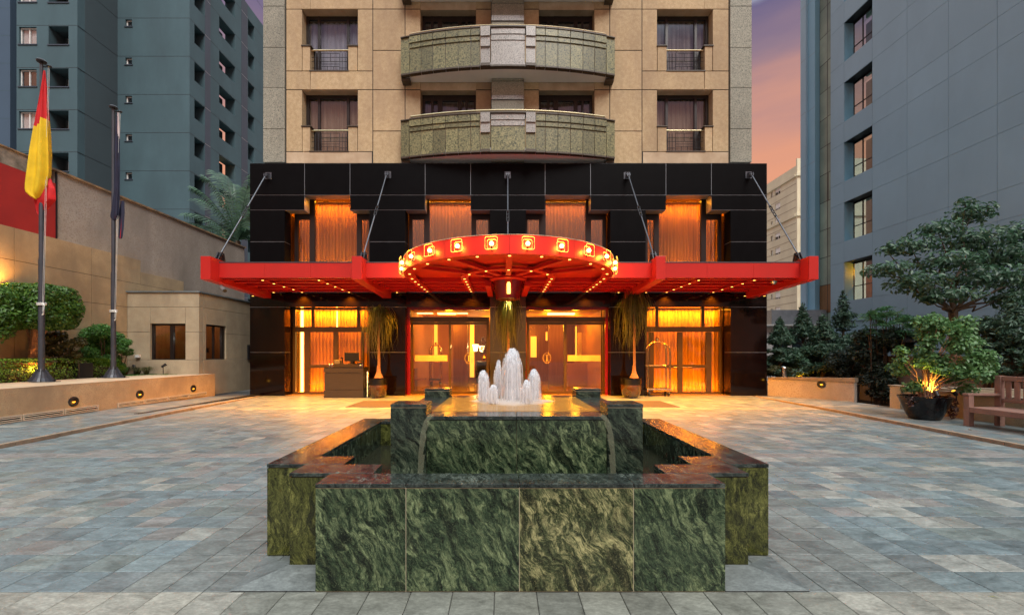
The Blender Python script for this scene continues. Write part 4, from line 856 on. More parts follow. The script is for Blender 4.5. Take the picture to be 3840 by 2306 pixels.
# square wire lamps round the marquee front
for k in range(12):
    a = -82.5 + 15 * k; d = Vector((math.sin(R(a)), -math.cos(R(a)), 0)); t = Vector((-d.y, d.x, 0)); c0 = Vector((MCX, MCY, 3.862)) + d * MR
    def P3(q, w_, h): return c0 + d * q + t * w_ + Vector((0, 0, h))
    base = MB(); base.tube([P3(.0, 0, -.1), P3(.075, 0, -.1), P3(.075, 0, -.045)], .02, 8)
    ml = base.build('marquee_lamp', 'dark_metal', ca, True)
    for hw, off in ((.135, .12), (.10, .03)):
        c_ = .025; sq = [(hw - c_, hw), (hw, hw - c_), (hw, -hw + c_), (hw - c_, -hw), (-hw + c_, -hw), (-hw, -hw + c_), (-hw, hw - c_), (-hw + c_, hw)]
        MB().tube([P3(off, x_, z_) for x_, z_ in sq], .0055, 6, closed=True).build('wire_square', 'glow_wire', ml, True)  # frame wires given a glow of their own for the bulb light on them
    b_ = P3(.075, 0, .0); MB().lathe([(.012, -.05), (.035, -.035), (.05, 0), (.035, .035), (.005, .05)], tuple(b_), 14).build('globe_bulb', 'bulb_big', ml, True)
    lamp('marquee_glow', 'POINT', tuple(P3(.20, 0, .0)), 5, GOLD, ml, r=.05)
# downlights
DL = []
for k in range(13): a = -90 + 15 * k; DL.append((MCX + (MR - .16) * math.sin(R(a)), MCY - (MR - .16) * math.cos(R(a)), 3.65, 1))
for s in (-1, 1):
    for i in range(1, 6): DL.append((MCX + s * (MR - .15), 11.70 + i * .48, 3.65, 1)); DL.append((MCX + s * 1.255, 11.70 + i * .48, 3.65, 1)) if i < 6 else None
for a in (-90, -58, -28, 0, 28, 58, 90): DL.append((MCX + 1.255 * math.sin(R(a)), MCY - 1.255 * math.cos(R(a)), 3.648, 1))
for x, n in SP:
    for i in range(n): DL.append((x, 11.62 + .26 + i * .58, 3.64, 1))
for x in (-8.72, -8.0, -4.42, -4.22, -3.70, -.54, .82, 4.02, 4.75, 4.98, 8.42, 9.1): DL.append((x, 14.12, 3.62 if abs(x) < 8.3 else 3.50, 2))
dm = bpy.data.lights.new('downlight', 'SPOT'); dm.energy = 210; dm.color = WARM; dm.spot_size = R(118); dm.spot_blend = .9; dm.shadow_soft_size = .05
dw = bpy.data.lights.new('wall_washer', 'SPOT'); dw.energy = 40; dw.color = GOLD; dw.spot_size = R(64); dw.spot_blend = .7; dw.shadow_soft_size = .03
disc = None
for (x, y, z, kind) in DL:
    r_ = MB().lathe([(.045, -.004), (.045, .0), (.032, .001)], (x, y, z), 14, cap=False).build('downlight', 'brass', ca, True)
    MB().lathe([(.0005, -.006), (.031, -.0065), (.031, .0)], (x, y, z), 12, cap=False).build('lens', 'bulb', r_)
    l = bpy.data.objects.new('downlight_beam', dm if kind == 1 else dw); COL.objects.link(l); l.parent = r_; l.location = Vector((x, y, z - .03)) - wloc(r_)
# brackets, rods and turnbuckles
for (xa, ua, va, xb, yb, zb) in ((0, 997, 643, -8.35, 11.95, 4.40), (0, 1450, 639, -4.10, 11.90, 4.40), (0, 1904, 640, MCX, 11.9, 4.06), (0, 2356, 642, 4.41, 11.90, 4.40), (0, 2817.5, 640, 8.70, 11.95, 4.40)):
    A = Vector(P(ua, va + 14, 14.18)); B = Vector((xb, yb, zb)); d = (B - A).normalized(); M_ = A.lerp(B, .5)
    rod = MB(); rod.tube([A + d * .1, M_ - d * .24], .021, 8); rod.tube([M_ + d * .24, B - d * .08], .021, 8); ro = rod.build('stay_rod', 'steel_grey', ca, True)
    tb = MB(); tb.tube([M_ - d * .26, M_ - d * .22], .035, 8)
    tb.tube([M_ + d * .22, M_ + d * .26], .035, 8)
    sx = Vector((1, 0, 0)); 
    for s in (-1, 1): tb.tube([M_ - d * .24 + sx * .035 * s, M_ + d * .24 + sx * .035 * s], .013, 6)
    for q in (-.08, .08): tb.tube([M_ + d * q - sx * .035, M_ + d * q + sx * .035], .016, 6)
    tb.build('turnbuckle', 'dark_metal', ro, True)
    br = MB(); br.box(A.x - .11, A.x + .11, YF - .02, YF - .001, A.z - .08, A.z + .16)
    for s in (-1, 1): br.add([(A.x + s * .035 - .012, YF - .02, A.z + .14), (A.x + s * .035 - .012, YF - .02, A.z - .06), (A.x + s * .035 - .012, A.y - .06, A.z - .07), (A.x + s * .035 - .012, A.y - .05, A.z + .05),
                             (A.x + s * .035 + .012, YF - .02, A.z + .14), (A.x + s * .035 + .012, YF - .02, A.z - .06), (A.x + s * .035 + .012, A.y - .06, A.z - .07), (A.x + s * .035 + .012, A.y - .05, A.z + .05)],
                            [(0, 1, 2, 3), (7, 6, 5, 4), (0, 4, 5, 1), (1, 5, 6, 2), (2, 6, 7, 3), (3, 7, 4, 0)])
    br.tube([A - Vector((.07, 0, 0)), A + Vector((.07, 0, 0))], .028, 8); br.build('wall_bracket', 'steel_grey', ca)
    bo = MB()
    for s in (-1, 1): bo.add([(B.x + s * .045 - .015, B.y - .17, B.z - .20), (B.x + s * .045 + .015, B.y - .17, B.z - .20), (B.x + s * .045 + .015, B.y + .17, B.z - .20), (B.x + s * .045 - .015, B.y + .17, B.z - .20),
                              (B.x + s * .045 - .015, B.y - .02, B.z + .08), (B.x + s * .045 + .015, B.y - .02, B.z + .08), (B.x + s * .045 + .015, B.y + .10, B.z + .06), (B.x + s * .045 - .015, B.y + .10, B.z + .06)],
                             [(0, 3, 2, 1), (4, 5, 6, 7), (0, 1, 5, 4), (1, 2, 6, 5), (2, 3, 7, 6), (3, 0, 4, 7)])
    bo.box(B.x - .11, B.x + .11, B.y - .18, B.y + .2, B.z - .225, B.z - .20); bo.tube([B - Vector((.09, 0, 0)), B + Vector((.09, 0, 0))], .03, 8); bo.build('beam_bracket', 'dark_metal', ca)
# cameras under the canopy
c = Vector(P(838, 1085, 11.6)); mb = MB(); mb.tube([c + Vector((-.06, 0, .12)), c + Vector((-.05, 0, .03))], .025, 8); mb.tube([c + Vector((-.10, .05, .05)), c + Vector((.12, -.12, -.06))], .055, 10); o = mb.build('security_camera', 'grey_plastic', ca, True); mb = MB(); mb.tube([c + Vector((.12, -.12, -.06)), c + Vector((.135, -.13, -.068))], .048, 10); mb.build('camera_lens', 'black_plastic', o)
c = Vector((6.9, 12.2, 3.655)); c = Vector((X(2902, 12.2), 12.2, 3.66)); MB().lathe([(.001, -.09), (.06, -.075), (.09, -.03), (.10, 0)], tuple(c), 16).build('dome_camera', 'chrome', ca, True)

# ================================================================== LEFT SIDE: walls, booth, planter
# stepped concrete boundary wall (plane parallel to the view), taller plaster wall behind it
XW = -13.0
bw = thing('boundary_wall', 'ochre concrete wall with stepped top behind the clipped tree', 'wall', (XW, 13, 0))
def wall_piece(y0, y1, z0, z1, mat='ochre_concrete', par_=bw, x=XW, th=.25, name='concrete_panel', g=.006):
    MB().box(x - th, x + random.uniform(-.002, .002), y0 + g, y1 - g, z0 + g, z1 - g).build(name, mat, par_, bevel=.004)
yj = [4.0, 7.9, 10.78, 12.8, 14.54]; zj = [-.3, .5, 1.36, 2.23, 3.10, 3.97, 4.84]
for a, b in zip(yj, yj[1:]):
    for c, d in zip(zj, zj[1:]): wall_piece(a, b, c, d)
for c, d in zip(zj[:-2] + [3.97], zj[1:-1] + [4.42]): wall_piece(14.54, 16.5, c, d)
bx('joint_filler', 'joint_dark', bw, XW - .2, XW - .012, 4, 14.52, -.3, 4.83); bx('joint_filler', 'joint_dark', bw, XW - .2, XW - .012, 14.5, 16.48, -.3, 4.41)
pw = thing('upper_wall', 'tall grey plaster wall with a red painted field rising behind the concrete wall', 'wall', (-13.35, 14, 0))
XP = -13.28
bx('plaster_wall', 'plaster', pw, XP - .3, XP, 12.03, 20.8, 0, 6.9); bx('red_field', 'red_wall', pw, XP - .3, XP + .004, 4, 12.02, 4.7, 6.53)
bx('stained_strip', 'stained_concrete', pw, XP - .3, XP + .002, 4, 11.9, 6.535, 6.98); bx('wall_cap', 'copper_cap', pw, XP - .34, XP + .05, 11.75, 20.85, 6.903, 6.96)
bx('wall_cap', 'copper_cap', pw, XP - .34, XP + .03, 4, 11.7, 6.985, 7.02); bx('red_field_edge', 'dark_metal', pw, XP - .02, XP + .03, 12.022, 12.05, 4.8, 6.88)
bx('lower_wall', 'plaster', pw, XP - .3, XP - .01, 4, 12.02, 0, 4.69)
# guard booth
gb = thing('guard_booth', 'small concrete guard booth with two dark windows and zinc roof edge', 'booth', (-11.7, 15.5, 0))
GY0, GX0, GX1, GZ = 14.0, X(477, 14.0), -10.5, 3.60
zc = [-.05, .95, 2.27 - .02, 3.12, GZ]; zc = [0, 1.28, 2.24, 3.10, GZ]
w1 = (X(563, GY0), X(695, GY0), Z(1351, GY0), Z(1213.7, GY0)); w2y = (14.33, 15.36); 
def fbox(x0, x1, z0, z1): MB().box(x0 + .005, x1 - .005, GY0, GY0 + .2, z0 + .005, z1 - .005).build('wall_panel', 'booth_concrete', gb, bevel=.004)
def rbox(y0, y1, z0, z1): MB().box(GX1 - .2, GX1, y0 + .005, y1 - .005, z0 + .005, z1 - .005).build('wall_panel', 'booth_concrete', gb, bevel=.004)
for a, b in zip(zc, zc[1:]):
    if b <= w1[2] + .3 or a >= w1[3] - .02 or True:
        lo, hi = max(a, w1[2]), min(b, w1[3])
        if hi - lo <= .02: fbox(GX0, GX1 - .0, a, b); 
        else:
            fbox(GX0, w1[0], a, b); fbox(w1[1], GX1, a, b)
            if lo > a + .02: fbox(w1[0], w1[1], a, lo)
            if hi < b - .02: fbox(w1[0], w1[1], hi, b)
        if hi - lo <= .02: rbox(GY0 + .21, 17.4, a, b)
        else:
            rbox(GY0 + .21, w2y[0], a, b); rbox(w2y[1], 17.4, a, b)
            if lo > a + .02: rbox(w2y[0], w2y[1], a, lo)
            if hi < b - .02: rbox(w2y[0], w2y[1], hi, b)
bx('roof', 'zinc_cap', gb, GX0 - .02, GX1 + .04, GY0 - .04, 17.4, GZ + .002, GZ + .05)
bx('inner_wall', 'wood_wall', gb, GX0 + .25, GX1 - .9, 16.6, 16.7, 0, 3.4); bx('inner_wall', 'wood_wall', gb, GX0 + .1, GX0 + .2, 14.3, 16.6, 0, 3.4); bx('inner_floor', 'dark_inside', gb, GX0 + .2, GX1 - .25, 14.25, 17.2, .3, .4)
mb = MB(); a, b, c, d = w1
for (p_, q_) in ((a + .0, a + .07), (b - .05, b - .0), ((a + b) / 2 + .02, (a + b) / 2 + .14)): mb.box(p_, q_, GY0 + .07, GY0 + .15, c, d)
mb.box(a, b, GY0 + .073, GY0 + .147, c, c + .05); mb.box(a, b, GY0 + .073, GY0 + .147, d - .06, d); fr = mb.build('window', 'dark_frame', gb)
bx('pane', 'glass_room', fr, a + .07, b - .05, GY0 + .10, GY0 + .105, c + .05, d - .06)
mb = MB(); (a, b) = w2y
for (p_, q_) in ((a, a + .05), (b - .16, b), ((a + b) / 2 - .06, (a + b) / 2 - .02)): mb.box(GX1 - .13, GX1 - .06, p_, q_, c, d)
mb.box(GX1 - .127, GX1 - .063, a, b, c, c + .05); mb.box(GX1 - .127, GX1 - .063, a, b, d - .05, d); fr = mb.build('window', 'dark_frame', gb)
bx('pane', 'glass_room', fr, GX1 - .10, GX1 - .095, a + .05, b - .16, c + .05, d - .05)
MB().lathe([(.001, -.07), (.05, -.05), (.07, 0), (.05, .05), (.001, .07)], (-11.15, 14.75, 2.05), 14).build('globe_lamp', 'booth_lamp', gb, True)
lamp('booth_light', 'POINT', (-11.9, 15.2, 2.9), 20, (1, .55, .22), gb, r=.1)
bx('wall_screen', 'black_plastic', gb, -12.35, -12.05, 16.55, 16.59, 1.55, 1.72); bx('notice', 'frosted', gb, -11.55, -11.3, 16.55, 16.58, 1.45, 1.75)
bx('gate_hinge', 'dark_metal', gb, GX1 + .001, GX1 + .05, 16.62, 16.72, 1.25, 1.85)
one(MB().box(X(508, 13.95), X(523, 13.95), 13.92, 13.998, Z(1341, 13.95), Z(1331, 13.95)), 'socket_box', 'white_frame', 'small white electrical box on the booth wall above the grass', 'electrical box', bevel=.004)
# planter with its broad coping, wall lights and louvred vents
pl = thing('planter_wall', 'low ochre concrete planter wall with round lights and louvred vents', 'planter', (-10.6, 11, 0))
PX, PT = -10.15, .77
yp = [3.0, 9.35, 14.27]
for a, b in zip(yp, yp[1:]): MB().box(PX - .25, PX, a, b - .001, -.05, PT - .001).build('wall_face', 'ochre_concrete', pl)
mb = MB(); mb.box(-12.05, PX + .002, 3.0, 13.996, PT, PT + .014); mb.build('coping', 'beige_smooth', pl); bx('coping', 'beige_smooth', pl, GX1 + .003, PX + .002, 13.999, 14.272, PT, PT + .014)
bx('wall_face', 'ochre_concrete', pl, GX1 + .003, PX - .251, 14.05, 14.268, -.05, PT - .002)
tag(MB().box(-12.99, -12.06, 3, 14.0, .3, .735).build('garden_soil', 'soil'), kind='structure', label='dark soil of the left planting bed')
def wall_light(x, y, z, nrm, parent):
    n = Vector(nrm); t = Vector((-n.y, n.x, 0)); c = Vector((x, y, z)); mb = MB(); nn = 20
    def ring(r, off): return [c + n * off + (t * math.cos(2 * math.pi * k / nn) + Vector((0, 0, 1)) * math.sin(2 * math.pi * k / nn)) * r for k in range(nn)]
    rs = [ring(.115, .0), ring(.115, .018), ring(.10, .026), ring(.06, .026), ring(.058, .004), ring(.001, .004)]
    for r_ in rs: mb.v += [tuple(p) for p in r_]
    for i in range(len(rs) - 1):
        for k in range(nn): mb.f.append((i * nn + k, i * nn + (k + 1) % nn, (i + 1) * nn + (k + 1) % nn, (i + 1) * nn + k)); mb.fm.append(0)
    o = mb.build('wall_light', 'dark_metal', parent, True)
    mb = MB(); pts = [c + n * .012 + (t * math.cos(a) + Vector((0, 0, 1)) * math.sin(a) * .8) * .04 for a in np.linspace(math.pi, 2 * math.pi, 10)]; mb.add([tuple(p) for p in pts], [tuple(range(10))]); mb.add([tuple(p) for p in pts], [tuple(range(10))[::-1]]) if False else None
    mb.build('lens', 'wall_glow', o)
    lamp('wall_light_glow', 'POINT', tuple(c + n * .09 - Vector((0, 0, .04))), .3, GOLD, o, r=.03)
for (u, v) in ((275, 1505), (523.5, 1477.5), (724.5, 1456)):
    y = F * abs(PX) / (U0 - u); wall_light(PX, y, Z(v, y), (1, 0, 0), pl)
def vent(ya, yb, z0, z1, nl=2):
    mb = MB(); x = PX + .001; f = .028
    mb.box(x, x + .018, ya, yb, z0, z0 + f); mb.box(x, x + .018, ya, yb, z1 - f, z1); mb.box(x, x + .0175, ya, ya + f, z0 + f, z1 - f); mb.box(x, x + .0175, yb - f, yb, z0 + f, z1 - f)
    o = mb.build('louvre_vent', 'louver_metal', pl); bx('vent_back', 'dark_inside', o, x, x + .002, ya + f, yb - f, z0 + f, z1 - f)
    for k in range(nl):
        z = z0 + f + (z1 - z0 - 2 * f) * (k + .5) / nl; m2 = MB(); m2.add([(x + .003, ya + f, z + .010), (x + .003, yb - f, z + .010), (x + .024, yb - f, z - .004), (x + .024, ya + f, z - .004)], [(0, 1, 2, 3)]); m2.build('slat', 'louver_metal', o)
def yu(u): return F * abs(PX) / (U0 - u)
for a, b in ((-160, -50), (-48, 80), (84, 238), (241, 369)): vent(yu(a), yu(b), .075, .215)
for a, b in ((441, 541), (543, 628), (630, 706), (708, 774)): vent(yu(a), yu(b), .075, .20)
# drain slot in the pavement and flagpoles
one(MB().box(-8.75, -8.62, 9.6, 14.1, .02, .073), 'drain_channel', 'dark_metal', 'long narrow drain cover in the left pavement', 'drain cover')
def flagpole(x, y, zt, label):
    fp = thing('flagpole', label, 'flagpole', (x, y, PT), 'flagpoles on the planter wall')
    z0 = PT + .014
    MB().lathe([(.062, .0), (.060, 3.05), (.050, 3.12), (.047, 5.5), (.036, 5.56), (.033, zt - z0)], (x, y, z0), 20).build('pole', 'pole_paint', fp, True)
    mb = MB(); mb.box(x - .36, x + .36, y - .12, y + .12, z0, z0 + .014)
    for k in range(6):
        a = math.pi * k / 3 + .2; d = Vector((math.cos(a), math.sin(a), 0)); t = Vector((-d.y, d.x, 0)) * .006; b0 = Vector((x, y, z0 + .012))
        pp = [b0 + d * .07, b0 + d * .26, b0 + d * .08 + Vector((0, 0, .32))]; mb.add([tuple(p - t) for p in pp] + [tuple(p + t) for p in pp], [(0, 1, 2), (5, 4, 3), (0, 3, 4, 1), (1, 4, 5, 2), (2, 5, 3, 0)])
    mb.lathe([(.19, 0), (.14, .09), (.085, .24)], (x, y, z0 + .013), 16); mb.build('base_flange', 'pole_paint', fp, False)
    mb = MB()
    for s in (-1, 1): mb.lathe([(.02, 0), (.02, .035), (.03, .036), (.03, .05)], (x + s * .33, y, z0 + .014), 8)
    mb.build('anchor_bolts', 'dark_metal', fp)
    MB().lathe([(.02, -.03), (.09, -.025), (.10, .01), (.07, .05), (.01, .06)], (x, y, zt + .02), 16).build('pole_cap', 'dark_metal', fp, True)
    mb = MB(); mb.tube([(x + .04, y, zt - .10), (x + .20, y, zt - .10)], .014, 6); mb.lathe([(.04, -.02), (.05, 0), (.04, .02)], (x + .20, y, zt - .10), 12); mb.build('pulley_arm', 'dark_metal', fp, True)
    mb = MB(); mb.tube([(x + .19, y - .02, zt - .12), (x + .10, y - .06, 3.0), (x + .09, y - .06, 2.55)], .003, 5); mb.tube([(x + .20, y, zt - .12), (x + .12, y - .05, 3.0), (x + .10, y - .05, 2.62)], .003, 5)
    for k in range(3): mb.tube([(x + .086 * math.cos(a), y + .086 * math.sin(a), 2.72 + .025 * k + .01 * math.sin(a)) for a in np.linspace(0, 2 * math.pi, 13)[:-1]], .009, 5, closed=True)
    mb.tube([(x + .09, y - .05, 2.76), (x + .13, y - .06, 2.70), (x + .12, y - .06, 2.5), (x + .09, y - .06, 2.46)], .016, 6)
    mb.build('halyard', 'white_frame', fp, True)
    return fp
Y1, Y2 = 10.2, 11.9; FX1, FX2 = X(155.7, Y1), X(425.5, Y2)
flagpole(FX1, Y1, Z(235, Y1), 'dark grey flagpole carrying the red and yellow flag'); flagpole(FX2, Y2, Z(407, Y2), 'dark grey flagpole carrying the navy flag')
def drape(name, rows, Y, mats, label, cat, seed=1, thick=.10, folds=5):
    """hanging flag: rows = (v, u_left, u_right, material); cloth gathered in folds round the middle"""
    rr = random.Random(seed); n = 34; mb = MB(); ph = rr.random() * 6; rs = []
    vs_ = np.linspace(rows[0][0], rows[-1][0], 46); ul = np.interp(vs_, [r_[0] for r_ in rows], [r_[1] for r_ in rows]); ur = np.interp(vs_, [r_[0] for r_ in rows], [r_[2] for r_ in rows])
    for i, v in enumerate(vs_):
        for k in range(n):
            t = k / (n - 1); hw = (ur[i] - ul[i]) / 2; c = (ur[i] + ul[i]) / 2; a = math.pi * 2 * t
            sx = math.cos(a); u = c + hw * sx; amp = thick * min(1, hw * 2 / 60)
            yy = Y - .02 - amp * (math.sin(a) + .42 * math.sin(folds * a + ph + i * .045)) 
            mb.v.append((X(u, Y) + .016 * math.sin(folds * a + i * .08), yy, Z(v, Y)))
    for i in range(len(vs_) - 1):
        for k in range(n - 1):
            vm = (vs_[i] + vs_[i + 1]) / 2; um = 2.0 * k / n - 1
            mb.f.append((i * n + k, i * n + k + 1, (i + 1) * n + k + 1, (i + 1) * n + k)); mb.fm.append(mats[1](vm, math.cos(2 * math.pi * k / (n - 1))))
    return one(mb, name, mats[0], label, cat, smooth='all')
drape('flag', [(268, 168, 171), (300, 165, 174), (360, 157, 178), (430, 147, 181), (500, 137, 185), (580, 126, 187), (650, 114, 187), (700, 107, 180), (725, 108, 172), (742, 122, 165), (750, 140, 156)], Y1,
      (['flag_red', 'flag_yellow'], lambda v, c: 0 if v < 470 - 26 * c else 1), 'red and yellow striped flag drooping from its pole', 'flag', 3, .13)
drape('flag_corner', [(672, 168, 192), (710, 160, 205), (750, 140, 205), (790, 142, 172), (806, 148, 160)], Y1 + .05, (['flag_red'], lambda v, c: 0), None, None, 5, .08)
fl = [o for o in COL.objects if o.name == 'flag'][0]; fc = [o for o in COL.objects if o.name == 'flag_corner'][0]; fc.parent = fl
for k in ('label', 'category'):
    if k in fc: del fc[k]
drape('flag', [(425, 442, 446), (470, 437, 449), (540, 433, 451), (640, 431, 452), (720, 429, 451), (790, 420, 450), (815, 416, 448), (826, 424, 440)], Y2,
      (['flag_navy', 'flag_pale'], lambda v, c: 1 if (v < 520 and c > .2 and v < 520 - 60 * (1 - c)) else 0), 'navy blue flag with a pale edge hanging limp from its pole', 'flag', 8, .10)
drape('flag_tail', [(755, 455, 468), (800, 452, 468), (860, 450, 464), (892, 448, 460), (896, 452, 457)], Y2 + .05, (['flag_navy', 'flag_red'], lambda v, c: 1 if -.25 < c < -.0 else 0), None, None, 9, .05, 3)
ft = [o for o in COL.objects if o.name == 'flag_tail'][0]; ft.parent = [o for o in COL.objects if o.name.startswith('flag.')][0]

# ================================================================== TOWERS AT THE LEFT
def recess_window(parent, x0, x1, z0, z1, y, face, depth=.45, fm='white_frame', cm='curtain_white', lit=None, twopane=True, name='window', wx=None):
    """window set back in an opening; face 'y': wall faces the camera at y; face 'x': wall faces +-x at x=y, x0,x1 are y-values"""
    mb = MB(); a, b = (wx or (x0, x1)); t = .07
    def B(m, p0, p1, q0, q1, r0, r1):      # along-wall, into-wall, height
        if face == 'y': m.box(p0, p1, y + q0, y + q1, r0, r1)
        elif face == 'x+': m.box(y - q1, y - q0, p0, p1, r0, r1)
        else: m.box(y + q0, y + q1, p0, p1, r0, r1)
    for p, q in ((a, a + t), (b - t, b)) + ((((a + b) / 2 - t / 2, (a + b) / 2 + t / 2),) if twopane else ()): B(mb, p, q, depth, depth + .08, z0, z1)
    B(mb, a + t, b - t, depth + .002, depth + .078, z0, z0 + t); B(mb, a + t, b - t, depth + .002, depth + .078, z1 - t, z1)
    fr = mb.build(name, fm, parent)
    m2 = MB(); B(m2, a + t, b - t, depth + .035, depth + .04, z0 + t, z1 - t); m2.build('pane', 'glass_room', fr)
    m3 = MB(); B(m3, a + t * .5, b - t * .5, depth + .12, depth + .14, z0, z1); m3.build('curtain', lit or cm, fr)
    return fr
def open_wall(mb, a0, a1, z0, z1, holes, at, into, face):
    """wall sheet with thickness into and rectangular holes (a,b,z0,z1), cut in a grid"""
    xs = sorted({a0, a1, *[h[0] for h in holes], *[h[1] for h in holes]}); zs = sorted({z0, z1, *[h[2] for h in holes], *[h[3] for h in holes]})
    for i in range(len(zs) - 1):
        run = None
        for j in range(len(xs)):
            solid = j < len(xs) - 1 and not any(h[0] <= xs[j] and h[1] >= xs[j + 1] and h[2] <= zs[i] and h[3] >= zs[i + 1] for h in holes)
            if solid and run is None: run = xs[j]
            if not solid and run is not None:
                if face == 'y': mb.box(run, xs[j], at, at + into, zs[i], zs[i + 1])
                elif face == 'x+': mb.box(at - into, at, run, xs[j], zs[i], zs[i + 1])
                else: mb.box(at, at + into, run, xs[j], zs[i], zs[i + 1])
                run = None
tt = thing('teal_tower', 'tall blue-green apartment tower with white windows at the left', 'building', (-30, 32, 0))
YA, YB, XS, XC = 27.9, 30.8, -29.3, -23.83
ST = 2.9; zj0 = Z(412.6, YA); JZ = [zj0 + ST * k for k in range(-6, 7)]
xl = X(62, YA); h = []; wn = []
for k in range(-4, 6):
    z1 = zj0 + ST * k + (412.6 - 418) * YA / F * 1.0; z0 = z1 - (483 - 418) * YA / F
    wa = (X(71, YA), X(137, YA), z0, z1); wb = (X(182, YA), X(257, YA), z0 - .03, z1 + .05)
    h += [wa, wb]; wn.append((wa, wb, k))
mb = MB(); open_wall(mb, xl, X(290, YA), -1, 32, h, YA, .5, 'y'); mb.build('front_wall', 'teal_wall', tt)
for wa, wb, k in wn:
    if wa[3] < 4: continue
    recess_window(tt, wa[0], wa[1], wa[2], wa[3], YA, 'y', .12, cm='curtain_white' if k != 1 else 'window_dark'); 
    recess_window(tt, wb[0], wb[1], wb[2] + .02, wb[3] - .2, YA, 'y', .9, wx=(wb[1] - (54 * YA / F), wb[1] - .02), lit='lit_window' if False else None)
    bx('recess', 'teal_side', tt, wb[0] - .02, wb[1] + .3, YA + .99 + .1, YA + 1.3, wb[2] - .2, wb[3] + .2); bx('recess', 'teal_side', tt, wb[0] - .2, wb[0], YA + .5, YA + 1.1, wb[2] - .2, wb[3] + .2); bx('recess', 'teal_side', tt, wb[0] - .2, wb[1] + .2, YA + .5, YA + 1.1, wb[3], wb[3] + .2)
    bx('sill', 'navy_strip', tt, wa[0] - .06, wa[1] + .06, YA - .05, YA + .1, wa[2] - .06, wa[2]); bx('sill', 'navy_strip', tt, wb[0] - .06, wb[1] + .06, YA - .05, YA + .1, wb[2] - .06, wb[2])
mb = MB()
for z in JZ: mb.box(xl, X(290, YA) + .001, YA - .003, YA + .01, z - .012, z + .012); mb.box(XS - .01, XS + .004, YA, YB, z - .012, z + .012); mb.box(XS, XC + .003, YB - .003, YB + .01, z - .012, z + .012); mb.box(XC - .01, XC + .004, YB, 60, z - .012, z + .012)
mb.build('joint_line', 'dark_metal', tt)
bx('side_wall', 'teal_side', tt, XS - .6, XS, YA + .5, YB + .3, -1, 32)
h2 = []
for k in range(-5, 6):
    z1 = zj0 + ST * k - .1; h2.append((X(470, YB), X(495, YB), z1 - .53, z1))
mb = MB(); open_wall(mb, XS, XC, -1, 34, h2, YB, .4, 'y'); mb.build('front_wall', 'teal_wall', tt)
for a in h2: recess_window(tt, *a[:4], YB, 'y', .12, twopane=False, cm='window_dark', name='small_window'); bx('sill', 'navy_strip', tt, a[0] - .06, a[1] + .06, YB - .05, YB + .1, a[2] - .06, a[2])
# receding face with deep window bays
def ys(u): return F * abs(XC) / (U0 - u)
h3 = []
cols = [(729, 768), (822, 882), (930, 954)]
for ci, (ua, ub) in enumerate(cols):
    for k in range(-5, 6):
        z1 = zj0 + ST * k - .05; h3.append((ys(ua), ys(ub), z1 - 1.45, z1, ci, k))
mb = MB(); open_wall(mb, YB + .4, 60, -1, 34, [a[:4] for a in h3], XC, .9, 'x+'); mb.build('side_wall', 'teal_wall', tt)
for a in h3:
    lit = 'lit_window' if (a[4], a[5]) in ((1, 0), (1, 0)) else None
    recess_window(tt, a[0], a[1], a[2] + .05, a[3], XC, 'x+', .95, wx=(a[0] + .02, a[0] + (a[1] - a[0]) * .62), cm='window_dark' if a[5] % 2 else 'curtain_white', lit=lit)
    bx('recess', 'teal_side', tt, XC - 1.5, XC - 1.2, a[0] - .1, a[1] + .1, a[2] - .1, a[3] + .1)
for (ua, ub) in ((768.5, 789), (905, 928)): bx('dark_strip', 'navy_strip', tt, XC + .001, XC + .012, ys(ua), ys(ub), -1, 34)
mb = MB()
for z in JZ:
    for (ua, ub) in ((768.5, 789), (905, 928)): mb.box(XC + .012, XC + .016, ys(ua), ys(ub), z - .02, z + .02)
mb.build('joint_line', 'panel_joint', tt)
bt = thing('blue_tower', 'blue tower slab at the far left edge behind the flag', 'building', (-40, 28, 0))
bx('tower_wall', 'blue_wall', bt, -42, X(38, 28.6), 28.6, 40, -1, 32); bx('dark_wall', 'navy_strip', bt, X(38, 28.6) + .002, X(62, YA) + .3, 29.6, 40, -1, 32)  # narrow strip of wall set back, in a darker navy
mb = MB()
for k in range(-4, 8): z = Z(238, 28.6) + 1.95 * k; mb.box(-42, X(38, 28.6) + .002, 28.596, 28.61, z - .012, z + .012)
mb.build('joint_line', 'teal_wall', bt)

# ================================================================== OFFICE BUILDING AT THE RIGHT
XO = 18.86; ob = thing('office_building', 'grey-blue panelled office building with deep square windows at the right', 'building', (XO + 3, 18, 0))
def yo(u): return F * XO / (u - U0)
yw0, yw1 = yo(3273), yo(3167); ZW = [Z(312, yo(3167)) + 3.3 * k for k in range(-6, 5)]
holes = [(yw0, yw1, z - 2.15, z) for z in ZW if z - 2.15 > 3]
mb = MB(); open_wall(mb, 6, yo(3116.6), -1, 36, holes, XO, .5, 'x-'); mb.build('wall_core', 'office_panel', ob)
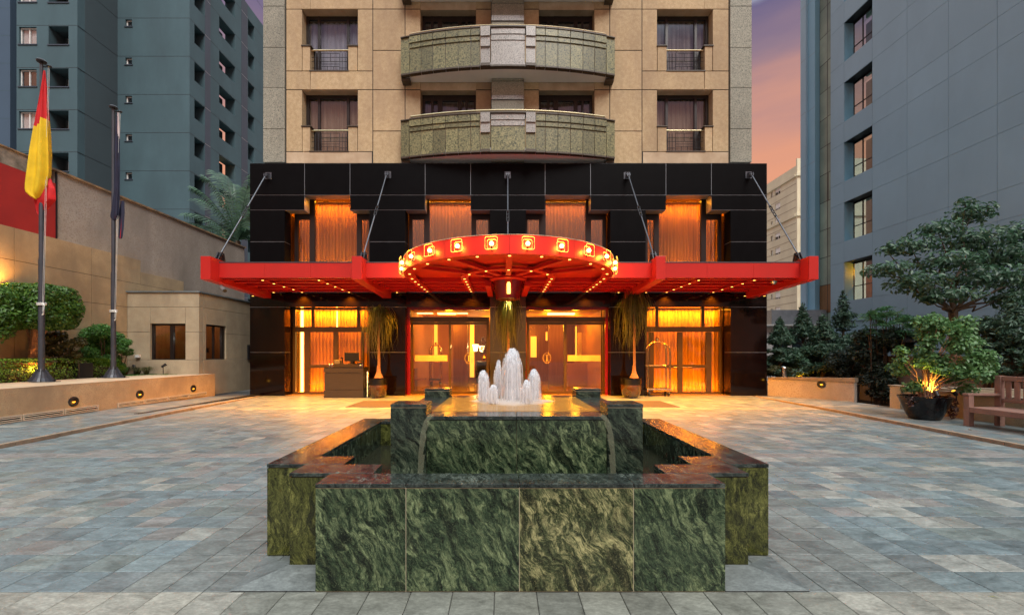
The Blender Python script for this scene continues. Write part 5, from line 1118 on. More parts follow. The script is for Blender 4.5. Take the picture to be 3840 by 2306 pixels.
# separate cladding panels, two courses per storey
ycuts = [yo(3116.6), yw1, yw0, 18.9, 17.15, 15.45, 13.8, 12.2, 10.6, 9.0, 7.4]
for z in ZW:
    for (zb, zt, main) in ((z - 2.15 - 1.15 + .0, z - 2.15, 0), (z - 2.15, z, 1)):
        if zt < 0: continue
        for i in range(len(ycuts) - 1):
            b_, a_ = ycuts[i], ycuts[i + 1]
            if i == 1 and main: continue
            MB().box(XO - .03, XO - .002, a_ + .006, b_ - .006, zb + .006, zt - .006).build('cladding_panel', 'office_panel', ob)
for (a, b, c, d) in holes:
    low = c < 6 and d < 8
    mb = MB(); t = .018; xg = XO + .52
    for q in np.linspace(a, b, 4): mb.box(xg - .03, xg + .03, q - t, q + t, c, d)
    mb.box(xg - .028, xg + .028, a, b, c + (d - c) * .38 - t, c + (d - c) * .38 + t); mb.box(xg - .028, xg + .028, a, b, d - .1, d); fr = mb.build('window', 'dark_frame', ob)
    bx('pane', 'glass_bluish', fr, xg - .005, xg + .005, a, b, c, d); bx('window_backing', 'curtain_wall_glass' if not low else 'wood_wall', fr, xg + 1.2, xg + 1.3, a - .6, b + .6, c - .4, d + .4)  # upper boards carry the grey-green glass reflection as their own colour
    bx('window_jamb', 'office_blue', fr, XO + .005, xg, b - .006, b - .001, c, d); bx('window_jamb', 'dark_metal', fr, XO + .005, xg, a, b - .01, d - .012, d - .001)
    if low:
        bx('ceiling_light', 'wall_glow', fr, xg + 1.1, xg + 1.14, a + .3, b - .2, d - .9, d - .86); bx('ceiling_light', 'wall_glow', fr, xg + 1.1, xg + 1.13, a + .7, a + .8, c, d - .6)
        bx('roller_blind', 'white_frame', fr, xg + .05, xg + .07, a + .02, a + (b - a) * .6, d - .95, d - .02)
        lamp('office_light', 'POINT', (xg + .7, (a + b) / 2, d - .4), 60, WARM, fr, r=.1)
# glazed strip and end fins
ya, yb2 = yo(3116.6), yo(3056); zz = np.arange(.6, 36, 1.65); yy = [ya, (ya + yb2) / 2, yb2]
for j in range(2):
    for a, b in zip(zz, zz[1:]):
        rot_ = random.uniform(-.012, .012); m_ = MB(); xg = XO + .28
        m_.add([(xg, yy[j] + .02, a + .02), (xg + rot_, yy[j + 1] - .02, a + .02), (xg + rot_, yy[j + 1] - .02, b - .02), (xg, yy[j] + .02, b - .02)], [(0, 1, 2, 3)])
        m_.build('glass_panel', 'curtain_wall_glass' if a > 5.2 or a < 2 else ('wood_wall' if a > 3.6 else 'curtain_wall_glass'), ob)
bx('strip_backing', 'dark_frame', ob, XO + .29, XO + .6, ya, yb2, -1, 36)
bx('fin', 'office_blue', ob, XO + .0, XO + .5, yb2 + .002, yo(3029), -1, 36); bx('fin', 'office_panel', ob, XO - .12, XO + .6, yo(3029) + .002, yo(3009), -1, 36)
mb = MB()
for z in ZW: mb.box(XO - .002, XO + .01, yb2 + .01, yo(3029) - .01, z - .01, z + .01); mb.box(XO - .123, XO - .11, yo(3029) + .01, yo(3009) - .01, z - .01, z + .01)
mb.build('joint_line', 'panel_joint', ob)
# far cream apartment block
ap = thing('apartment_building', 'cream apartment block with shuttered windows beyond the podium', 'building', (54, 78, 0))
XA = 53.0; yc = F * XA / (2985 - U0); ztop = Z(622, yc)
hl = []; zs_ = []
for k in range(13):
    zt = Z(726, 78) - 2.87 * k if False else None
def ya_(u): return F * XA / (u - U0)
for k in range(12):
    zc_ = Z(708, ya_(2912)) - 2.87 * k; hl.append((ya_(2926), ya_(2906), zc_ - 1.35, zc_)); hl.append((ya_(2898), ya_(2891), zc_ - 1.25, zc_ - .15))
mb = MB(); open_wall(mb, yc, 92, 0, ztop, hl, XA, .4, 'x-'); mb.build('side_wall', 'cream_wall', ap)
for k, a in enumerate(hl):
    fr = MB(); fr.box(XA + .1, XA + .2, a[0], a[1], a[2], a[2] + .1); fr.box(XA + .1, XA + .2, (a[0] + a[1]) / 2 - .05, (a[0] + a[1]) / 2 + .05, a[2], a[3]); f_ = fr.build('window', 'white_frame', ap)
    bx('pane', 'window_dark', f_, XA + .25, XA + .3, a[0], a[1], a[2], a[3])
    if k % 2 == 0: bx('shutter', 'white_frame', f_, XA + .12, XA + .22, a[0], a[1], a[3] - (1.0 if k % 6 else .7), a[3])
bx('front_wall', 'cream_wall', ap, XA + .001, XA + 14, yc - .3, yc + .0, 0, ztop + 1.2); bx('roof', 'cream_wall', ap, XA + .01, XA + 14, yc, 91, ztop - .4, ztop - .01)
for dz, pr in ((-2.0, .25), (-9.2, .25)): 
    bx('cornice', 'cream_wall', ap, XA - pr, XA - .001, yc, 92, ztop + dz, ztop + dz + .5); bx('cornice', 'cream_wall', ap, XA - pr, XA + 14, yc - .3 - pr, yc - .301, ztop + dz, ztop + dz + .5)
mb = MB()
for k in range(26): z = ztop - 3.2 - 1.43 * k; mb.box(XA - .02, XA - .002, yc, 92, z - .03, z + .03)
mb.build('joint_line', 'curb_stone', ap)
for k in range(11):
    z = Z(760, yc) - 2.87 * k; xb = XA + 1.15
    b_ = MB(); b_.box(xb, xb + 4, yc - 1.6, yc - .31, z - .25, z); b_.box(xb - .1, xb + 4, yc - 1.7, yc - 1.6, z - .3, z + .35); o = b_.build('balcony', 'cream_wall', ap)
    m2 = MB(); 
    for q in range(12): m2.box(xb + .1 + q * .3, xb + .13 + q * .3, yc - 1.66, yc - 1.63, z + .35, z + 1.05)
    m2.box(xb, xb + 4, yc - 1.68, yc - 1.61, z + 1.05, z + 1.12); m2.build('balcony_rail', 'dark_metal', o)
    bx('balcony_door', 'window_dark', ap, xb + .2, xb + 3, yc - .34, yc - .305, z + .05, z + 2.2)
# low grey annex behind the garden
an = thing('annex', 'low pale grey annex wall behind the conifers', 'building', (15, 26, 0))
bx('upper_wall', 'roof_grey', an, X(2894, 24), 19.5, 24, 28, Z(1218, 24), Z(1162, 24)); bx('lower_wall', 'white_frame', an, X(2860, 24) , 19.5, 24.3, 28, -1, Z(1222, 24)); bx('end_wall', 'plaster', an, X(2860, 24), X(2894, 24) - .003, 24.01, 28, Z(1218, 24), Z(1164, 24)); bx('ledge', 'white_frame', an, X(2860, 24), 19.5, 23.9, 24.29, Z(1222, 24), Z(1217, 24))
for k in range(3): bx('window', 'window_dark', an, 16.2 + k * 1.1, 17 + k * 1.1, 24.27, 24.31, 1.2, 2.6)

# ================================================================== RIGHT SIDE GARDEN
tag(MB().box(8.9, 18.8, 3, 24, -.31, -.12).build('garden_soil', 'soil'), kind='structure', label='dark soil under the trees at the right')
gw = thing('garden_wall', 'beige concrete wall behind the bench and potted bush', 'wall', (12.6, 11, 0))
for k in range(6):
    a = 4 + 2.2 * k; bx('wall_panel', 'ochre_concrete' if False else 'plaster', gw, 12.55, 12.8, a + .004, a + 2.196, -.3, 1.38)
bx('coping', 'curb_stone', gw, 12.52, 12.83, 4, 17.2, 1.382, 1.42)
# angled low wall next to the podium
A0, A1 = Vector((X(2877, 14.3) + .02, 14.30, 0)), Vector((X(3204, 12.28), 12.28, 0)); dd = (A1 - A0).normalized(); nn_ = Vector((dd.y, -dd.x, 0)); 
if nn_.y > 0: nn_ = -nn_
lw = thing('low_wall', 'low beige wall with one round light and gravel on top beside the podium', 'wall', (10, 13.3, 0))
bk = -nn_ * 2.2
def ang(a, b, t0, t1, z0, z1, zz1=None): 
    zz1 = zz1 if zz1 is not None else z1
    p = [a + (-nn_) * t0, b + (-nn_) * t0, b + (-nn_) * t1, a + (-nn_) * t1]; m = MB()
    m.add([(q.x, q.y, z0) for q in p] + [(p[0].x, p[0].y, z1), (p[1].x, p[1].y, zz1), (p[2].x, p[2].y, zz1), (p[3].x, p[3].y, z1)], [(0, 3, 2, 1), (4, 5, 6, 7), (0, 1, 5, 4), (1, 2, 6, 5), (2, 3, 7, 6), (3, 0, 4, 7)]); return m
ang(A0, A1, 0, .22, -.1, .62, .72).build('wall_face', 'plaster', lw); ang(A0 - dd * .0, A1 + dd * .02, -.02, .26, .625, .655, .755).build('coping', 'curb_stone', lw)
o = ang(A0, A1 - dd * .3, .27, 1.5, -.1, .62, .70).build('gravel_bed', 'gravel', lw); o['kind'] = 'stuff'
cpt = A0.lerp(A1, .655); wall_light(cpt.x + nn_.x * .003, cpt.y + nn_.y * .003, Z(1440, cpt.y), tuple(nn_), lw)
bl = Vector((X(2939, 14.6), 14.6, .62)); mb = MB().lathe([(.085, 0), (.085, .30), (.11, .31), (.11, .36), (.08, .40), (.02, .43)], tuple(bl), 20); one(mb, 'garden_bollard', 'steel_brushed', 'small steel bollard lamp on the low wall beside the podium', 'bollard light', smooth=True)
# planter of roughcast concrete by the pot and the bench
rp = thing('bed_wall', 'roughcast planter wall behind the potted bush and the bench', 'planter', (10.4, 9, 0))
def pslab(p0, p1, h, back=1.2, name='wall_face', mat='booth_concrete', z0=0, thick=.25):
    a = Vector((*p0, 0)); b = Vector((*p1, 0)); d = (b - a).normalized(); n = Vector((d.y, -d.x, 0)); n = -n if n.x < 0 else n
    q = [a, b, b + n * thick, a + n * thick]; return MB().prism([(v_.x, v_.y) for v_ in q], z0, h).build(name, mat, rp, bevel=.006 if thick > .1 else 0)
pslab((10.25, 10.75), (10.36, 10.50), .64, thick=.3, mat='booth_concrete'); pslab((10.363, 10.495), (10.52, 9.55), .64); pslab((10.10, 9.548), (10.14, 6.0), .60); pslab((10.26, 10.752), (11.6, 10.9), .64) 
pslab((10.22, 10.78), (10.50, 9.50), .665, name='coping', mat='curb_stone', z0=.642, thick=.34); pslab((10.07, 9.55), (10.11, 6.0), .63, name='coping', mat='curb_stone', z0=.602, thick=.36); pslab((10.52, 9.52), (11.9, 8.6), .70, name='coping', mat='curb_stone', z0=.67, thick=.3); pslab((10.54, 9.50), (11.9, 8.58), .668)
wall_light(10.10, 7.08, .36, (-1, 0, 0), rp)

def tree(name, label, cat, base, trunk_paths, crowns, leafmat, n, size, barkm='bark', group=None, **kw):
    t = thing(name, label, cat, base, group)
    if trunk_paths: limbs('trunk', barkm, t, trunk_paths)
    blob_leaves('crown', leafmat, crowns, n, size, t, **kw); return t
def C(u, v, Y, ru, rv, ry=None):       # ellipsoid measured in photo pixels at a distance
    k = Y / F; return (X(u, Y), Y, Z(v, Y), ru * k, (ry if ry is not None else ru * k), rv * k)
# big broadleaf tree leaning over the garden wall
Yb = 11.4; b0 = Vector((X(3600, Yb), Yb, -.1)); f0 = Vector((X(3575, Yb), Yb, Z(1165, Yb)))
paths = [(wig(b0, f0, 5, .05, 1), .13, .10)]
cl = [C(3330, 1010, 11.0, 75, 26), C(3420, 920, 11.2, 80, 30), C(3520, 860, 11.3, 75, 28), C(3640, 800, 11.6, 70, 34), C(3440, 1060, 10.9, 95, 38), C(3545, 980, 11.0, 110, 34), C(3650, 900, 11.5, 105, 40), C(3760, 960, 11.4, 95, 45), C(3700, 1040, 11.0, 120, 40), C(3560, 1105, 10.8, 95, 26), C(3820, 880, 11.7, 60, 50), C(3850, 1070, 11.2, 80, 60), C(3330, 940, 11.4, 40, 18), C(3620, 760, 11.6, 30, 16), C(3490, 1120, 10.7, 40, 18), C(3780, 1120, 11.0, 60, 30), C(3930, 960, 11.3, 90, 80)]
for i, c in enumerate(cl): 
    m_ = f0.lerp(Vector(c[:3]), .45) + Vector((0, 0, -.06)); paths.append((wig(f0 + Vector((0, 0, -.03 * (i % 3))), (c[0], c[1], c[2] - c[5] * .5), 5, .12, i), .036, .01))
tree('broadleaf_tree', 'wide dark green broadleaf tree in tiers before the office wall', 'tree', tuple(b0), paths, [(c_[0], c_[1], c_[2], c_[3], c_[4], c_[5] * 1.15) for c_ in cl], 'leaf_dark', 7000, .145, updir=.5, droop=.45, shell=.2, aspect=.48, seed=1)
# conifers
def conifer(u, vt, vb, Y, hw, n, seed, label, size=.085, mat='leaf_conifer'):
    x, zt, zb = X(u, Y), Z(vt, Y), max(-.1, Z(vb, Y)); rr = random.Random(seed); H = zt - zb; bl_ = []; pth = [([(x, Y, -.15), (x + .02, Y, zb + H * .5), (x, Y, zt - .1)], .09, .012)]
    W_ = hw * Y / F; nt_ = 13
    for i in range(nt_):
        t = i / (nt_ - 1); z = zb + H * (.06 + .88 * t); rad = W_ * (1 - t ** 1.25) * rr.uniform(.4, 1.3) + .06
        for k in range(max(2, int(9 * (1 - t)) + 2)):
            a = rr.uniform(0, 6.28); q = rad * rr.uniform(.45, .95); r_ = max(.08, rad * rr.uniform(.28, .45)); bl_.append((x + q * math.cos(a), Y + q * math.sin(a), z + q * .18, r_, r_, r_ * rr.uniform(.35, .6)))
            if t < .9: pth.append(([(x, Y, z - .05), (x + q * math.cos(a), Y + q * math.sin(a), z + q * .15)], .022, .008))
    for i in range(9): bl_.append((x, Y, zt - H * .045 * (i + .3), .07 + .05 * i, .07 + .05 * i, .13))
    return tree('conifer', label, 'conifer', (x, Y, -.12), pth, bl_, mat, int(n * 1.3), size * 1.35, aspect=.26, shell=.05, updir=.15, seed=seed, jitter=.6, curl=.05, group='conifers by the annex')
conifer(3160, 1092, 1440, 16.4, 105, 11000, 3, 'tallest conifer with a pointed top before the office windows', .12)
conifer(3010, 1142, 1430, 16.0, 95, 9000, 4, 'middle conifer with a narrow tip before the annex wall', .12); conifer(2924, 1195, 1420, 15.6, 78, 8000, 5, 'shorter conifer beside the black podium corner', .12)
conifer(3085, 1180, 1400, 15.2, 90, 7000, 6, 'bushy conifer filling the gap between two taller ones', .12)
conifer(3800, 1105, 1420, 9.9, 150, 9500, 7, 'dark drooping conifer behind the bench at the right edge', .085)
conifer(3700, 1190, 1330, 10.4, 70, 3500, 8, 'small dark conifer left of the one behind the bench', .08)
# dark shrubs
def shrub(name, label, cat, u, vt, vb, Y, hw, mat, n, size, seed, stems=7, zb=None, **kw):
    x = X(u, Y); zt = Z(vt, Y); z0 = zb if zb is not None else Z(vb, Y); W_ = hw * Y / F; rr = random.Random(seed); bl_ = []; pth = []
    for i in range(15):
        a = rr.uniform(0, 6.28); q = W_ * rr.uniform(.05, .72); t = rr.uniform(.12, .86); env = math.sin(min(1, t * 1.25) * math.pi * .5) if t < .6 else math.cos((t - .6) / .4 * 1.1)
        z = z0 + (zt - z0) * t; r_ = W_ * rr.uniform(.22, .40); bl_.append((x + q * math.cos(a) * env, Y + q * math.sin(a) * env, z, r_, r_, min(r_ * .8, (zt - z0) * .2)))
    for i in range(stems): c = bl_[i]; pth.append(([(x + rr.uniform(-.08, .08), Y + rr.uniform(-.08, .08), (z0 if zb is not None else -.12)), (x * .5 + c[0] * .5, Y * .5 + c[1] * .5, z0 * .5 + c[2] * .5), (c[0], c[1], c[2])], .02, .006))
    return tree(name, label, cat, (x, Y, -.12 if zb is None else zb), pth, bl_, mat, n, size, seed=seed, **kw)
shrub('shrub', 'dark shrub with grey-green palmate leaves under the fan palm', 'shrub', 3290, 1225, 1420, 13.0, 120, 'leaf_grey', 5200, .125, 11, updir=.7, aspect=.6, droop=.4, shell=.3)
shrub('shrub', 'thin-stemmed shrub with bare lower branches in front of the brown wall', 'shrub', 3300, 1375, 1500, 12.6, 110, 'leaf_blackish', 1500, .12, 12, stems=12, updir=.6, aspect=.4)  # near-black green leaf tone
shrub('shrub', 'dense small-leaved shrub behind the end of the low wall', 'shrub', 3170, 1300, 1420, 13.6, 85, 'leaf_blackish', 5000, .08, 13, updir=.5)
shrub('shrub', 'glossy light green shrub behind the bollard lamp', 'shrub', 3010, 1300, 1410, 15.0, 75, 'leaf_dark', 3200, .12, 14, updir=.6, droop=.5)
shrub('shrub', 'low olive shrub lit from below beside the podium', 'shrub', 2915, 1370, 1415, 15.2, 60, 'leaf_olive', 2600, .07, 15, updir=.5)
lamp('garden_spot', 'POINT', (X(2990, 15.0), 14.9, .62), 8, WARM, None, r=.05)
# fan palm clump
Yp = 12.9; fp_ = thing('fan_palm', 'clump of bright green fan palm fronds on thin canes', 'palm', (X(3340, Yp), Yp, -.12)); rr = random.Random(4); st = []; cn = []
for i in range(60):
    u = rr.uniform(3235, 3445); t = abs(u - 3345) / 110; v = rr.uniform(1150 + 35 * t, 1270); c = Vector(P(u, v, Yp + rr.uniform(-.6, .6))); ax = Vector((rr.uniform(-1, 1), rr.uniform(-1, .4), rr.uniform(.0, .9))).normalized(); sd = ax.cross(Vector((0, 0, 1))).normalized(); upv = sd.cross(ax)
    for k in range(11):
        a = R(-80 + 16 * k); d = (ax * math.cos(a) + sd * math.sin(a)).normalized(); L_ = rr.uniform(.30, .42); p1 = c + d * L_ * .55; p2 = c + d * L_ + Vector((0, 0, -.10 - rr.random() * .06)); st.append(([c, p1, p2], .055, d.cross(upv).normalized(), rr.random()))
    if i % 2 == 0: cn.append((wig((c.x * .6 + X(3340, Yp) * .4, Yp, -.12), c, 4, .03, i), .014, .010))
blades('fronds', 'leaf_palm', st, fp_); limbs('canes', 'bark', fp_, cn)
um = thing('parasol', 'closed-looking dark parasol edge beneath the fan palm', 'parasol', (X(3362, 12.9), 12.9, 0)); um['label'] = 'low dark parasol beneath the fan palm'
mb = MB(); c = Vector(P(3385, 1268, 12.9)); n = 8
mb.v.append(tuple(c + Vector((0, 0, .12))))
for k in range(n): a = 2 * math.pi * k / n; mb.v.append((c.x + .62 * math.cos(a), c.y + .62 * math.sin(a), c.z - .09))
for k in range(n): a = 2 * math.pi * k / n; mb.v.append((c.x + .62 * math.cos(a), c.y + .62 * math.sin(a), c.z - .14))
for k in range(n): mb.f.append((0, 1 + k, 1 + (k + 1) % n)); mb.f.append((1 + k, 9 + k, 9 + (k + 1) % n, 1 + (k + 1) % n)); mb.fm += [0, 0]
mb.build('canopy', 'umbrella_cloth', um); MB().tube([(c.x, c.y, -.12), (c.x, c.y, c.z)], .03, 8).build('pole', 'dark_metal', um, True)
# potted bush lit from below
pc = (X(3522, 8.57), 8.57 + .30, .066); pot = thing('glazed_pot', 'wide black glazed bowl pot on the right pavement', 'pot', pc)
MB().lathe([(.24, 0), (.26, .015), (.33, .18), (.40, .38), (.435, .47), (.44, .505), (.40, .51), (.385, .44)], pc, 40).build('bowl', 'black_glaze', pot, True)
MB().lathe([(.001, .455), (.385, .455)], pc, 24, cap=False).build('soil', 'soil', pot)
bu = thing('potted_bush', 'round leafy bush glowing yellow inside, growing from the black bowl', 'bush', (pc[0], pc[1], .5))
bp = []; crn = []; rr = random.Random(21); top = (pc[0], pc[1], .5); Yq = pc[1]
for i in range(44):
    a = rr.uniform(0, 6.28); el_ = rr.uniform(.0, 1.0) if i < 32 else rr.uniform(-.42, 0); rad = .84 * math.sqrt(1 - (el_ * .92) ** 2) * rr.uniform(.45, 1.0); x = X(3540, Yq) + rad * math.cos(a); y = Yq + rad * .85 * math.sin(a); z = 1.08 + el_ * 1.22 + (1 - el_) * rr.uniform(-.15, .25)
    r_ = rr.uniform(.15, .26); crn.append((x, y, z, r_, r_, r_ * .75))
    m_ = Vector((pc[0] + (x - pc[0]) * .35, Yq + (y - Yq) * .35, .5 + (z - .5) * .55)); bp.append(([(pc[0] + rr.uniform(-.08, .08), Yq + rr.uniform(-.08, .08), .5), m_, (x, y, z)], .016, .005))
limbs('stems', 'palm_bark', bu, bp); blob_leaves('crown', 'leaf_bush', crn, 9000, .08, bu, updir=.45, aspect=.6, droop=.5, shell=.1, seed=22)
blob_leaves('trailing_plant', 'leaf_purple', [(pc[0] - .38, Yq - .1, .5, .12, .12, .14), (pc[0] + .40, Yq - .1, .45, .16, .14, .16), (pc[0] + .1, Yq - .3, .54, .25, .1, .05), (pc[0] + .55, Yq - .05, .3, .12, .1, .22)], 260, .075, bu, updir=.4, seed=23)['kind'] = 'stuff'
for i, (dx, dz, lab) in enumerate(((-.03, .60, 'small black spotlight standing in the bowl below the bush'), (.36, .62, 'small tilted spotlight at the right rim of the bowl'))):
    b = Vector((pc[0] + dx, Yq - .30, dz)); mb = MB(); mb.tube([b - Vector((0, 0, .12)), b], .012, 6); tip = b + Vector((0, .05, .10)) if i == 0 else b + Vector((-.06, .0, .09)); mb.tube([b, tip], .036, 12); o = one(mb, 'spotlight', 'black_plastic', lab, 'spotlight', 'spotlights in the bowl', smooth=True)
    m2 = MB(); m2.tube([tip, tip + (tip - b) * .02], .034, 12); m2.build('lens', 'wall_glow', o)
lamp('bush_light', 'SPOT', (pc[0] + .02, Yq - .16, .62), 60, (1, .58, .08), None, r=.03, to=(pc[0] + .03, Yq + .12, 2.2), spot=75)
lamp('bush_light', 'POINT', (pc[0] + .05, Yq + .02, .85), 7, (1, .58, .08), None, r=.04)
# bench facing the court
be = thing('bench', 'reddish brown wooden slatted bench on the right pavement', 'bench', (9.5, 7.1, .066)); bz = .066
BXF, BXB, BY1, BY0 = 9.16, 9.86, 8.02, 6.35
def bb(name, *a): MB().box(*a).build(name, 'bench_wood', be, bevel=.006)
for y in (BY1, BY0): 
    bb('leg', BXF, BXF + .10, y - .05, y + .05, bz, .665); bb('leg', BXB - .09, BXB + .01, y - .05, y + .05, bz, .42); bb('back_post', BXB - .085, BXB + .005, y - .05, y + .05, .422, 1.06); bb('arm_rest', BXF - .02, BXB - .087, y - .055, y + .055, .667, .71); bb('side_rail', BXF + .102, BXB - .092, y - .03, y + .03, .34, .42)
bb('seat_rail', BXF + .004, BXF + .05, BY0 + .052, BY1 - .052, .34, .445)
for k in range(6): bb('seat_slat', BXF + .054 + k * .098, BXF + .144 + k * .098, BY0 + .04, BY1 - .04, .425, .450)
bb('back_rail', BXB - .06, BXB - .01, BY0 + .052, BY1 - .052, .965, 1.055); bb('back_rail', BXB - .06, BXB - .01, BY0 + .052, BY1 - .052, .545, .615)
k = 0; y = BY1 - .10
while y > BY0 + .1: bb('back_slat', BXB - .05, BXB - .025, y - .085, y, .617, .963); y -= .135
mb = MB()
for z in (.36, .42): mb.lathe([(.012, 0), (.012, .004)], (BXF - .002, BY1, z), 8)
mb.build('bolt_heads', 'brass', be)

# ================================================================== LEFT GARDEN
lt = thing('topiary_tree', 'clipped box-headed tree with an orange lit leaning trunk', 'tree', (X(112, 10.9), 10.9, .9))
limbs('trunk', 'palm_bark', lt, [([(X(110, 10.9), 10.9, .85), (X(125, 10.9), 10.9, 1.4), (X(142, 10.9), 10.85, 2.1), (X(150, 10.9), 10.85, 2.6)], .12, .06), ([(X(125, 10.9), 10.9, 1.5), (X(100, 10.9), 10.9, 2.2)], .05, .02), ([(X(135, 10.9), 10.9, 1.7), (X(190, 10.9), 10.9, 2.3)], .04, .02)])
def boxy(u0, u1, v0, v1, Y, ry, nx=4, nz=3, ny=3):
    out = []
    for i in range(nx):
        for k in range(nz):
            for j in range(ny):
                if k == nz - 1 and (i in (0,)): continue
                if k == 0 and i == nx - 1 : pass
                rx = (u1 - u0) / nx * .78; rz = (v1 - v0) / nz * .75; u = u0 + (i + .5) * (u1 - u0) / nx; v = v0 + (k + .5) * (v1 - v0) / nz
                if k == 0: v += 8 + (12 if i in (0, nx - 1) else 0)
                c = C(u, v, Y, rx, rz, ry / ny * 1.0); out.append((c[0], Y + (j - (ny - 1) / 2) * ry / ny * 1.2, *c[2:]))
    return out
cc_ = P(148, 1152, 10.87); clip_leaves('crown', 'leaf_topiary', (cc_[0] - .05, cc_[1], cc_[2]), (.78, .62, .60), 17000, .075, lt, .42, .80, 31)
l2 = thing('topiary_tree', 'second clipped tree at the left edge with leaves lit gold from below', 'tree', (-12.5, 9.6, .9))
limbs('trunk', 'palm_bark', l2, [([(-12.5, 9.75, .85), (-12.45, 9.7, 1.8), (-12.35, 9.7, 2.5)], .09, .05)]); blob_leaves('crown', 'leaf_topiary', [C(-30, 1120, 9.9, 75, 55), C(-20, 1180, 9.9, 70, 45), C(10, 1215, 9.95, 38, 60)], 4200, .085, l2, updir=.3, seed=32, shell=.5)
lamp('tree_light', 'SPOT', (-12.45, 9.7, 1.5), 60, (1, .52, .08), None, r=.04, to=(-12.5, 9.9, 3.6), spot=100)
MB().tube([(-12.99, 10.3, 3.12), (-12.78, 10.3, 3.14)], .02, 8).tube([(-12.76, 10.3, 3.08), (-12.72, 10.3, 3.2)], .05, 12).build('added_uplight', 'dark_metal', bw, True)  # fitting added to house the wall wash lamp, none known here
lamp('tree_light', 'SPOT', (-12.70, 10.3, 3.24), 55, (1, .45, .09), None, r=.06, to=(-12.98, 10.4, 4.0), spot=140, blend=1)  # added high on the wall for the gold wash above the crowns
lamp('tree_light', 'SPOT', (X(150, 10.5), 10.35, 1.0), 26, (1, .42, .1), None, r=.04, to=(X(125, 10.9), 10.9, 1.75), spot=45)
for i, (u, lab) in enumerate(((90, 'wide terracotta bowl at the foot of the clipped tree'), (12, 'terracotta bowl at the left edge behind the hedge'))):
    c = (X(u, 10.7), 10.85, .76); o = one(MB().lathe([(.22, 0), (.36, .38), (.42, .46), (.42, .5), (.36, .5), (.34, .42), (.001, .42)], c, 28), 'terracotta_bowl', 'terracotta', lab, 'pot', 'terracotta bowls', smooth=True)
o = one(MB().box(X(205, 11.6), X(310, 11.6), 11.5, 11.9, .74, 1.22), 'black_trough', 'black_plastic', 'long black trough under the variegated shrub', 'trough', bevel=.01)
lamp('bowl_light', 'POINT', (-12.0, 10.35, 1.15), 5, (1, .42, .1), None, r=.04)
shrub('shrub', 'variegated dark shrub with broad pointed leaves behind the flagpole', 'shrub', 245, 1235, 1345, 11.5, 72, 'leaf_olive', 2600, .10, 33, zb=1.1, updir=.4, aspect=.55, droop=.7)
shrub('shrub', 'bright feathery green shrub between the two flagpoles', 'shrub', 390, 1203, 1360, 12.7, 98, 'leaf_bright', 9000, .085, 34, zb=.75, updir=.5, aspect=.35, droop=.2)
shrub('shrub', 'loose bright shrub just right of the second flagpole', 'shrub', 455, 1240, 1350, 13.1, 55, 'leaf_bright', 3000, .08, 35, zb=.75, updir=.5, aspect=.35)
hg = thing('box_hedge', 'low clipped box hedge along the planter wall', 'hedge', (-12.4, 10, .74))
clip_leaves('leaves', 'leaf_hedge', (-12.34, 9.35, 1.03), (.26, 3.55, .33), 24000, .05, hg, .22, .86, 36)
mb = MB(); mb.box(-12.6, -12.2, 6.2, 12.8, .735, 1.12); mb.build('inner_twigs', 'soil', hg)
def tuft(x, y, z, n, L_, seed, label, name='grass_tuft'):
    rr = random.Random(seed); st = []
    for i in range(n):
        a = rr.uniform(0, 6.28); sp = rr.uniform(.25, 1.0); d = Vector((math.cos(a), math.sin(a), 0)); h = L_ * rr.uniform(.6, 1); st.append(([Vector((x, y, z)) + d * .03, Vector((x, y, z)) + d * sp * h * .35 + Vector((0, 0, h * .6)), Vector((x, y, z)) + d * sp * h * .75 + Vector((0, 0, h * .66)), Vector((x, y, z)) + d * sp * h * 1.0 + Vector((0, 0, h * .42))], .016, Vector((-d.y, d.x, 0)), rr.random()))
    t = blades(name, 'leaf_grass', st); return tag(t, label, 'grass tuft', 'grass tufts by the guard booth')
TL = ['grass tuft just right of the clipped hedge end', 'grass tuft at the foot of the second flagpole', 'grass tuft between the second flagpole and the booth', 'grass tuft below the electrical box', 'grass tuft nearest the booth window', 'small grass tuft behind the first garden spotlight']
for i, (u, y) in enumerate(((365, 13.0), (420, 13.2), (470, 13.3), (515, 13.5), (550, 13.6), (395, 12.7))): tuft(X(u, y), y, .74, 120, .5 - .06 * (i == 5), 40 + i, TL[i])
gc = blob_leaves('ground_cover', 'leaf_cover', [(-12.2 + .0 * k, 12.9 + .09 * k, .76, .45, .12, .05) for k in range(10)] + [(-11.8, 13.6, .76, .7, .22, .045), (-11.3, 13.7, .76, .5, .15, .04)], 9000, .035, None, updir=.8, seed=50); tag(gc, 'bright green ground cover at the edge of the planter coping', kind='stuff')
for i, (u, v) in enumerate(((383, 1376), (503, 1378), (612, 1372))):
    y = (12.6, 13.4, 13.75)[i]; b = Vector(P(u, v, y)); mb = MB(); mb.tube([(b.x, b.y, .75), b], .012, 6); t2 = b + Vector((.06 * (1 if i == 2 else -1), .05, .06)); mb.tube([b - (t2 - b) * .6, t2], [.032, .05], 10)
    mb.tube([(b.x - .05, b.y, .785), (b.x + .05, b.y, .785)], .01, 6)
    one(mb, 'garden_spotlight', 'black_plastic', ['black spike spotlight left of the second flagpole', 'black spike spotlight right of the second flagpole', 'black spike spotlight leaning near the booth wall'][i], 'spotlight', 'spike spotlights in the left bed', smooth=True)
